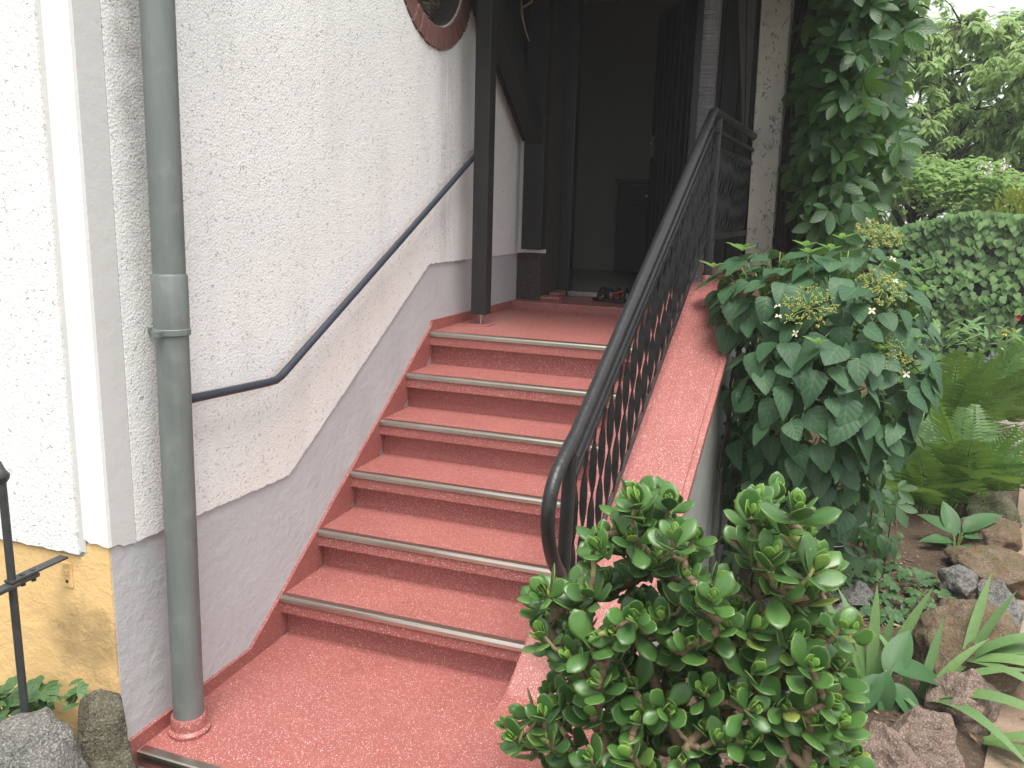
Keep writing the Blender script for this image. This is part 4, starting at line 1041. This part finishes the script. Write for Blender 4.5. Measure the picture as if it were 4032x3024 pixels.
fern((3.42, 5.7, GZ), 20, 1.15, 'tall sunlit fern by the path in front of the lilies', 4)
fern((2.55, 4.3, GZ), 14, .8, 'fern hidden mostly behind the hydrangea', 5)

# ------------------------------------------------------------------ iris clumps, broad leaves, herbs
def blade(L, wd, bend, seed):
    mb = MB(); n = 10; vs = []; fs = []; uv = []
    for i in range(n+1):
        t = i/n; a = bend*t*t; y = L*(t-.18*bend*t**3*.6); z = -L*bend*.42*t**2.4
        w_ = wd*(.55+.6*math.sin(PI*min(1, t*.8+.12)))*(1-t**4)+.0006
        for u_ in (-1, 0, 1): vs.append((u_*w_, y, z+(.0 if u_ else -w_*.25))); uv.append((u_, t))
    for i in range(n):
        for k in range(2): fs.append((i*3+k, i*3+k+1, i*3+k+4, i*3+k+3))
    mb.add(vs, fs, uv); return mb
BL = [to_mesh(blade(1, .040, b, 1), 'blade', M['iris']) for b in (.15, .6, 1.2, 1.7)]
def iris(loc, specs, label):
    root = thing('iris_clump', loc, label, 'iris', 'iris clumps in the bed')
    for az, el, L, b in specs:
        az, el = math.radians(az), math.radians(el); d = Vector((math.cos(az)*math.cos(el), math.sin(az)*math.cos(el), math.sin(el)))
        nn = Vector((-math.cos(az)*math.sin(el), -math.sin(az)*math.sin(el), math.cos(el))) + Vector((0, -.4, 0))
        inst('blade', BL[b], frame(Vector(loc)+Vector((math.cos(az)*.02, math.sin(az)*.02, 0)), d, nn, L*1.12, L*1.35), root)
iris((2.25, .85, GZ), [(175, 62, .43, 0), (140, 72, .36, 1), (100, 84, .37, 0), (30, 66, .42, 0), (50, 78, .30, 0), (195, 32, .30, 2), (185, 20, .33, 1), (215, 25, .30, 2), (250, 40, .26, 2), (300, 35, .25, 2), (160, 45, .3, 1)], 'upright iris clump with pale green swords beside the jade plant')
iris((2.42, .80, GZ), [(20, 60, .33, 1), (35, 45, .36, 2), (320, 48, .50, 3), (300, 42, .42, 3), (150, 60, .28, 1), (60, 70, .30, 0), (340, 60, .40, 2)], 'iris clump with leaves arching towards the front, between the stones')
iris((2.58, .93, -.02), [(10, 40, .36, 3), (0, 30, .40, 2), (350, 25, .42, 2), (335, 30, .45, 3), (25, 62, .30, 0), (355, 50, .40, 3), (60, 65, .32, 0), (320, 20, .32, 2)], 'iris clump spreading to the right in front of the largest stone')
iris((2.60, .60, GZ), [(0, 25, .30, 1), (330, 20, .35, 2), (345, 35, .34, 2), (310, 30, .3, 1)], 'low iris leaves near the lower right corner by the path')
BRD = [to_mesh(leaf_mb(1, lambda t: .235*math.sin(PI*t**.85)**.85+.004, 9, 4, d, .25, 0, .01, s), 'broad_leaf', M['broad']) for s, d in ((1, .2), (2, .5))]
def broad(loc, specs, label, sc=1):
    root = thing('broadleaf_plant', loc, label, 'plant', 'broad-leaved plants in the bed'); st = MB()
    for az, el, L, h in specs:
        az, el = math.radians(az), math.radians(el); d = Vector((math.cos(az)*math.cos(el), math.sin(az)*math.cos(el), math.sin(el))); b = Vector(loc)+Vector((math.cos(az)*.025, math.sin(az)*.025, h))
        inst('leaf', random.choice(BRD), frame(b, d, Vector((0, -.35, 1)), L*sc), root); st.tube([Vector(loc), b], .004, 5)
    obj('stem', st, M['stem_green'], root, fix=False)
broad((2.28, .72, GZ), [(20, 5, .24, .14), (230, -40, .20, .13), (265, -55, .19, .15), (60, 50, .22, .10), (330, -35, .19, .10), (285, -60, .17, .10)], 'broad dark leaves with worn spots below the upright iris')
broad((2.80, 2.55, GZ), [(160, 40, .20, .10), (20, 45, .24, .12), (120, 60, .22, .08), (60, 30, .20, .1), (200, 20, .17, .06), (300, 10, .16, .05), (350, 20, .18, .1), (150, 30, .15, .02)], 'broad-leaved plant beside the mossy stones in the shade')
def herb_leaf(seed):
    mb = MB()
    for a in (-1.1, -.4, .4, 1.1):
        lf = leaf_mb(1, lambda t: .28*math.sin(PI*t**1.2)**.8+.01, 5, 2, .15, .2, .12, 0, seed); mb.inst(lf, Matrix.Rotation(a, 4, 'Z'))
    return mb
HB = to_mesh(herb_leaf(1), 'herb_leaf', M['herb'])
herb = thing('herb_patch', (2.40, 1.75, GZ), 'low patch of lobed dark green herb leaves on the soil', 'plant'); rnd = random.Random(8); st = MB()
for i in range(120):
    a, r = rnd.uniform(0, 2*PI), math.sqrt(rnd.random()); p = Vector((2.40+math.cos(a)*r*.30, 1.80+math.sin(a)*r*.42, soil_z(2.4, 1.8)+rnd.uniform(.03, .11)*(1.15-r)))
    az = rnd.uniform(0, 2*PI); inst('leaf', HB, frame(p, (math.cos(az), math.sin(az), -.1), Vector((0, -.25, 1))+rv(.35), rnd.uniform(.035, .06)), herb); st.tube([Vector((p.x+rnd.uniform(-.04, .04), p.y+rnd.uniform(-.04, .04), GZ)), p], .0016, 4)
obj('stalks', st, M['stem_green'], herb, fix=False)['kind'] = 'stuff'
weed = thing('seed_weed', (2.44, 2.15, GZ), 'thin yellowish weed stalk with seed heads above the herb patch', 'weed'); mb = MB()
base = Vector((2.44, 2.15, GZ)); mb.tube([base, base+Vector((-.01, 0, .22)), base+Vector((-.03, .01, .38))], [.003, .0025, .0015], 5)
for i in range(9):
    z = .24+.016*i; a = i*2.4; q = base+Vector((-.012-.001*i, 0, z)); e = q+Vector((math.cos(a)*.05, math.sin(a)*.03, .05)); mb.tube([q, e], .0012, 4); mb.tube([e, e+Vector((0, 0, .02))], [.0035, .001], 5)
obj('stalk', mb, M['straw'], weed, fix=False)
for i, z in enumerate((.08, .14, .17, .20)): inst('leaf', HB, frame(base+Vector((0, 0, z)), (math.cos(i*2.2), math.sin(i*2.2), -.1), (0, -.3, 1), .035), weed)
pot = thing('plant_pot', (2.10, 2.05, GZ), 'dark pot with a thin bright rim half hidden behind the jade plant', 'pot')
mb = MB(); mb.lathe([(.055, 0), (.075, .14), (.070, .14), (.05, .02)], (2.10, 2.05, GZ), 24); obj('body', mb, M['pot'], pot, auto=.6)
mb = MB(); mb.tube([(2.10+.077*math.cos(a), 2.05+.077*math.sin(a), GZ+.14) for a in [2*PI*i/30 for i in range(31)]], .003, 6, cap=False); obj('rim', mb, M['steel'], pot, True)
# leaf litter and chips on the soil
mb = MB(); rnd = random.Random(14)
for i in range(3400):
    y = -.4+6*rnd.random()**1.4; x = rnd.uniform(1.55, path_edge(y)+.5); s = rnd.uniform(.004, .013) if rnd.random() < .93 else rnd.uniform(.018, .034); a = rnd.uniform(0, 6.3); z = (soil_z(x, y) if x < path_edge(y)+.03 else GZ-.012)+.006
    d = Vector((math.cos(a), math.sin(a), rnd.uniform(-.25, .25)))*s; e = Vector((-math.sin(a), math.cos(a), rnd.uniform(-.3, .3)))*s*.45; c = Vector((x, y, z))
    mb.add([c-d, c+e, c+d, c-e], [(0,1,2,3)])
o = obj('leaf_litter', mb, M['litter'], None, fix=False); tag(o, 'fallen dry leaves and chips scattered on the soil', 'litter', kind='stuff')
# small plants at the foot of the orange plinth
def herbal(loc, n, r, h, label, L):
    root = thing('wall_herb', loc, label, 'plant', 'small plants below the orange plinth'); rnd = random.Random(n); st = MB()
    for i in range(n):
        a, q = rnd.uniform(0, 2*PI), math.sqrt(rnd.random())*r; p = Vector(loc)+Vector((math.cos(a)*q, math.sin(a)*q, rnd.uniform(.3, 1)*h)); az = rnd.uniform(0, 2*PI)
        inst('leaf', HB, frame(p, (math.cos(az), math.sin(az), .1), Vector((.2, -.4, 1))+rv(.3), L*rnd.uniform(.7, 1.2)), root); st.tube([Vector(loc), p], .0016, 4)
    obj('stalks', st, M['stem_green'], root, fix=False)['kind'] = 'stuff'
herbal((-.27, -.96, .04), 70, .10, .20, 'dark green bushy herb behind the iron upright at the left edge', .05)
herbal((-.10, -.90, .20), 9, .05, .07, 'sprig of leaves growing above the granite stone against the orange plinth', .035)

# ------------------------------------------------------------------ far garden: lilies, hedge, bramble, trees
def quad_leaf(mb, p, d, n, L, wd):
    d = Vector(d).normalized(); s = d.cross(Vector(n))
    if s.length < 1e-4: s = d.orthogonal()
    s.normalize(); nn = s.cross(d); b = len(mb.v)
    for q in (p, p+d*L*.38+s*wd+nn*wd*.3, p+d*L*.72+s*wd*.7+nn*wd*.1, p+d*L-nn*L*.12, p+d*L*.72-s*wd*.7+nn*wd*.1, p+d*L*.38-s*wd+nn*wd*.3, p+d*L*.5): mb.v.append(tuple(q))
    mb.f += [(b, b+1, b+6), (b+1, b+2, b+6), (b+2, b+3, b+6), (b+3, b+4, b+6), (b+4, b+5, b+6), (b+5, b, b+6)]
    for i, t in enumerate(((0, 0), (1, .4), (.7, .7), (0, 1), (-.7, .7), (-1, .4), (0, .5))): mb.uv[b+i] = t
rnd = random.Random(77)
def lily(loc, n, h, label, cat='lily', m='iris', group='leafy plants in front of the ivy hedge'):
    root = thing('leafy_plant', loc, label, cat, group); mb = MB()
    for i in range(n):
        a = rnd.uniform(0, 6.3); p = Vector(loc)+Vector((math.cos(a), math.sin(a), 0))*rnd.uniform(0, .3)+Vector((0, 0, rnd.uniform(.25, 1)*h)); quad_leaf(mb, p, (math.cos(a), math.sin(a), rnd.uniform(.1, .9)), (0, -.2, 1), rnd.uniform(.16, .28), rnd.uniform(.018, .03))
    obj('leaves', mb, M[m], root, True, fix=False); return root
lily((3.15, 6.6, GZ), 90, .85, 'bright green leafy plant left of the lilies, below the ivy hedge')
lily((3.65, 6.9, GZ), 90, .8, 'bright green leafy plant in the middle below the ivy hedge')
lily((4.1, 7.1, GZ), 80, .75, 'bright green leafy plant by the right edge of the picture')
def blossom(name, loc, mat, label, r, h):
    root = thing(name, loc, label, 'flower'); mb = MB(); mb.tube([Vector(loc), Vector(loc)+Vector((.02, 0, h))], .005, 5); obj('stalk', mb, M['stem_green'], root, fix=False)
    for i in range(3): obj('bloom', petal_ball(Vector(loc)+Vector((.02+U(-.06, .06), U(-.05, .05), h+U(-.05, .04))), r, 10), M[mat], root, fix=False)
blossom('red_flower', (3.66, 6.2, GZ), 'petal_red', 'small red blossoms in front of the ivy hedge', .017, 1.02)
blossom('violet_flower', (3.38, 5.4, GZ), 'petal_violet', 'violet blossoms among the sunlit ferns', .018, .74)
blossom('yellow_leaf_plant', (3.58, 6.0, GZ), 'petal_yellow', 'yellowed leaves on a stalk below the red blossoms', .022, .90)
def mass(name, label, cat, n, gen, mat, core=None, group=None, flowers=None):
    root = thing(name, core['loc'], label, cat, group); mb = MB()
    for i in range(n):
        p, d, nn, L, wd = gen(i)
        quad_leaf(mb, p, d, nn, L, wd)
    obj('foliage', mb, M[mat], root, True, fix=False)['kind'] = 'stuff'
    return root
def hz(x): return 1.72+.10*math.sin(x*1.7)+.06*math.sin(x*4.1)
def ivy_gen(i):
    x = rnd.uniform(2.3, 8.5); z = rnd.uniform(GZ, hz(x)+.05)
    if rnd.random() < .2: z = hz(x)+rnd.uniform(-.05, .08)
    y = 8.3+.16*noise.noise(Vector((x*1.6, z*1.6, 0)))+.08*noise.noise(Vector((x*5, z*5, 2)))+rnd.uniform(-.05, .06)
    return Vector((x, y, z)), Vector((rnd.uniform(-.6, .6), -.35, -.8)), Vector((rnd.uniform(-.5, .5), -.8, .6)), rnd.uniform(.07, .12), rnd.uniform(.035, .055)
hr = mass('ivy_hedge', 'clipped hedge wall covered in glossy ivy leaves at the back of the garden', 'hedge', 6500, ivy_gen, 'ivy', {'loc': (4.5, 8.6, GZ)})
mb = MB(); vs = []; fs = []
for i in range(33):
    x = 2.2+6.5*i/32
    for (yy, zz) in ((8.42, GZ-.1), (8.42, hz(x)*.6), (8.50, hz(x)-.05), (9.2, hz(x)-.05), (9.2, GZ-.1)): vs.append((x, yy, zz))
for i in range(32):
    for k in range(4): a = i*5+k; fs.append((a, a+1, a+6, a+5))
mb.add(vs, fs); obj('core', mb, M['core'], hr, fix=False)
def bram_gen(i):
    x = rnd.uniform(2.3, 8); t = rnd.random(); y = 8.75+1.0*t; top = 2.16+.34*t+.14*math.sin(x*2.3+1)+.10*math.sin(x*5.3)
    z = rnd.uniform(1.45, top); z = top-abs(rnd.gauss(0, .22))
    a = rnd.uniform(0, 6.3)
    return Vector((x, y, z)), Vector((math.cos(a), math.sin(a)*.6-.3, rnd.uniform(-.5, .4))), Vector((rnd.uniform(-.4, .4), -.5, 1)), rnd.uniform(.07, .12), rnd.uniform(.025, .04)
br = mass('bramble_thicket', 'flowering bramble thicket above the ivy hedge with pale blossoms', 'shrub', 6500, bram_gen, 'bramble', {'loc': (4.5, 9.2, GZ)})
fm, gm = MB(), MB()
for i in range(70):
    x = rnd.uniform(2.4, 7); y = rnd.uniform(8.7, 9.4); z = 2.22+.14*math.sin(x*2.3+1)+.10*math.sin(x*5.3)+rnd.uniform(-.1, .22); tgt = fm if rnd.random() < .45 else gm
    for k in range(rnd.randint(2, 5)): tgt.inst(petal_ball((0, 0, 0), .028, 7), Matrix.Translation((x+U(-.07, .07), y+U(-.05, .05), z+U(-.05, .06))))
obj('white_blossoms', fm, M['petal_white'], br, fix=False)['kind'] = 'stuff'; obj('seed_clusters', gm, M['straw'], br, fix=False)['kind'] = 'stuff'
def con_gen(i):
    a = rnd.uniform(0, 6.3); h = rnd.random(); r = (.46-.30*h)*math.sqrt(rnd.random()); x = 4.05+math.cos(a)*r; y = 9.0+math.sin(a)*r*.8-.3
    return Vector((x, y, 1.4+.66*h)), Vector((math.cos(a)*.5, math.sin(a)*.5-.2, .9)), Vector((0, -1, .2)), rnd.uniform(.05, .09), .010
mass('golden_conifer', 'small golden conifer top poking out of the thicket', 'conifer', 900, con_gen, 'conifer', {'loc': (4.05, 8.7, GZ)})
def tree(name, loc, label, trunk_h, blobs, n, leafL, mat, droop, seed, group, rt_=.09):
    rn = random.Random(seed); root = thing(name, loc, label, 'tree', group); base = Vector(loc); tb = MB()
    tb.tube([base, base+Vector((.05, .02, trunk_h*.5)), base+Vector((-.02, .05, trunk_h))], [rt_, rt_*.8, rt_*.6], 9)
    tips = []
    for c, r in blobs:
        c = Vector(c); st = base+Vector((0, 0, trunk_h*rn.uniform(.55, 1.0))); mid = st.lerp(c, .55)+rv(.15)+Vector((0, 0, .12))
        tb.tube([st, mid, c], [rt_*.45, rt_*.28, rt_*.12], 6)
        for k in range(int(10+r*16)):
            d = Vector((rn.gauss(0, 1), rn.gauss(0, 1), rn.gauss(0, .8))).normalized(); e = c+d*r*rn.uniform(.45, 1.05); tips.append((e, d)); m2 = c.lerp(e, .5)+Vector((0, 0, .06)); tb.tube([c, m2, e], [.014, .009, .004], 4)
    obj('trunk', tb, M['bark'], root, True, fix=False); cr = MB()
    for i in range(n):
        e, d = rn.choice(tips); t = rn.random(); p = e-d*rn.random()**2*.32+rv(.05); a = rn.uniform(0, 6.3)
        dd = Vector((math.cos(a)*.8, math.sin(a)*.8, -droop+rn.uniform(-.4, .4)))+d*.4; quad_leaf(cr, p, dd, Vector((0, -.3, 1))+rv(.4), leafL*rn.uniform(.7, 1.25), leafL*rn.uniform(.17, .24))
    obj('crown', cr, M[mat], root, True, fix=False)['kind'] = 'stuff'
TG = 'trees behind the garden hedge'
cb_ = [((x_, 10.7+.5*math.sin(x_*3+z_), z_+.2*math.sin(x_*2.1)), .62) for z_ in (2.35, 3.0, 3.6) for x_ in (2.5, 3.1, 3.7, 4.3, 4.9, 5.5)] + [((2.9, 11, 4.3), .6), ((3.5, 11, 4.35), .5), ((2.3, 11.2, 4.8), .7), ((4.1, 10.9, 4.0), .45)]
tree('cherry_tree', (3.2, 11.2, GZ), 'cherry tree with drooping bright leaves behind the hedge', 2.4, cb_, 17000, .15, 'cherry', .7, 4, TG, .06)
tree('young_walnut_tree', (5.4, 12.5, GZ), 'slender tree with a thin clump against the white sky, right of the cherry', 2.6,
     [((4.75, 12.4, 4.75), .28), ((5.2, 12.2, 3.9), .5), ((5.9, 12.4, 3.5), .7), ((5.0, 12.4, 2.7), .7), ((6.5, 12.5, 3.2), .7), ((5.5, 12, 2.4), .7), ((6.1, 12.2, 2.6), .7)], 6000, .16, 'far', .4, 6, TG, .05)
tree('linden_tree', (3.8, 15.5, GZ), 'pale leafy tree rising behind the cherry tree', 3.0,
     [((x_, 15.2+.4*math.sin(x_*2), z_), .85) for z_ in (2.6, 3.7, 4.7) for x_ in (2.6, 3.7, 4.8)] + [((5.8, 15.3, 2.8), .8), ((5.9, 15.3, 3.8), .7), ((6.9, 15.4, 3.2), .8)], 9000, .20, 'far', .4, 19, TG, .07)
tree('garden_tree', (2.0, 13.0, GZ), 'tree filling the view behind the creeper, left of the cherry', 2.5,
     [((2.2, 12.6, 3.6), .9), ((1.6, 12.8, 4.6), .9), ((2.6, 12.9, 5.0), .7), ((2.9, 13, 2.8), .8), ((1.8, 12.6, 2.6), .8), ((.9, 13, 3.6), .9)], 7000, .17, 'far', .5, 9, TG)
tree('hedge_tree', (6.8, 14.5, GZ), 'low broad tree beyond the hedge at the right edge', 1.8,
     [((6.0, 14, 2.6), .9), ((7.0, 14, 2.9), .9), ((8.0, 14.5, 2.8), .9), ((5.0, 14.2, 2.3), .9), ((4.0, 14.2, 2.2), .9), ((3.2, 14.4, 2.3), .9), ((9.0, 14.5, 2.6), .9)], 9000, .19, 'far', .4, 13, TG)

# ------------------------------------------------------------------ shaded creeper on the ground beside the parapet
low = thing('shade_creeper', (1.75, 2.0, GZ), 'dark creeper leaves in the deep shade under the hydrangea', 'vine'); rnd = random.Random(31); st = MB(); made = []
for i in range(4000):
    t = rnd.random(); p = Vector((1.56+.85*rnd.random(), 1.75+1.0*rnd.random(), GZ+.04+1.0*rnd.random()**1.4))
    if p.x > 1.9 and p.z > .35: continue
    if any((p-q).length < .098 for q in made): continue
    made.append(p)
    inst('leaf', rnd.choice(CRE), frame(p, Vector((rnd.uniform(-.6, .6), -.5, -.6+rnd.uniform(-.3, .4))), Vector((rnd.uniform(-.3, .3), -.6, .8))+rv(.3), rnd.uniform(.075, .125)), low)
    if i % 3 == 0: st.tube([Vector((p.x, p.y+.15, GZ)), p+Vector((0, .1, -.02)), p], .003, 4)
    if len(made) > 150: break
obj('stems', st, M['bark'], low, fix=False)['kind'] = 'stuff'

# ------------------------------------------------------------------ thin bright haze added to pale the far trees in place of lens glare
mb = MB(); mb.box(-9, 14, -7, 24, -1.4, 7.4)
hz_ = obj('glare_haze', mb, None); tag(hz_, kind='stuff')
hm = bpy.data.materials.new('glare_volume'); hm.use_nodes = True; hn = hm.node_tree; hn.nodes.remove(hn.nodes['Principled BSDF'])
pv = hn.nodes.new('ShaderNodeVolumePrincipled'); pv.inputs['Color'].default_value = (.95, .98, 1, 1); pv.inputs['Density'].default_value = GLARE_DENSITY
hn.links.new(pv.outputs[0], hn.nodes['Material Output'].inputs['Volume']); hz_.data.materials.append(hm)
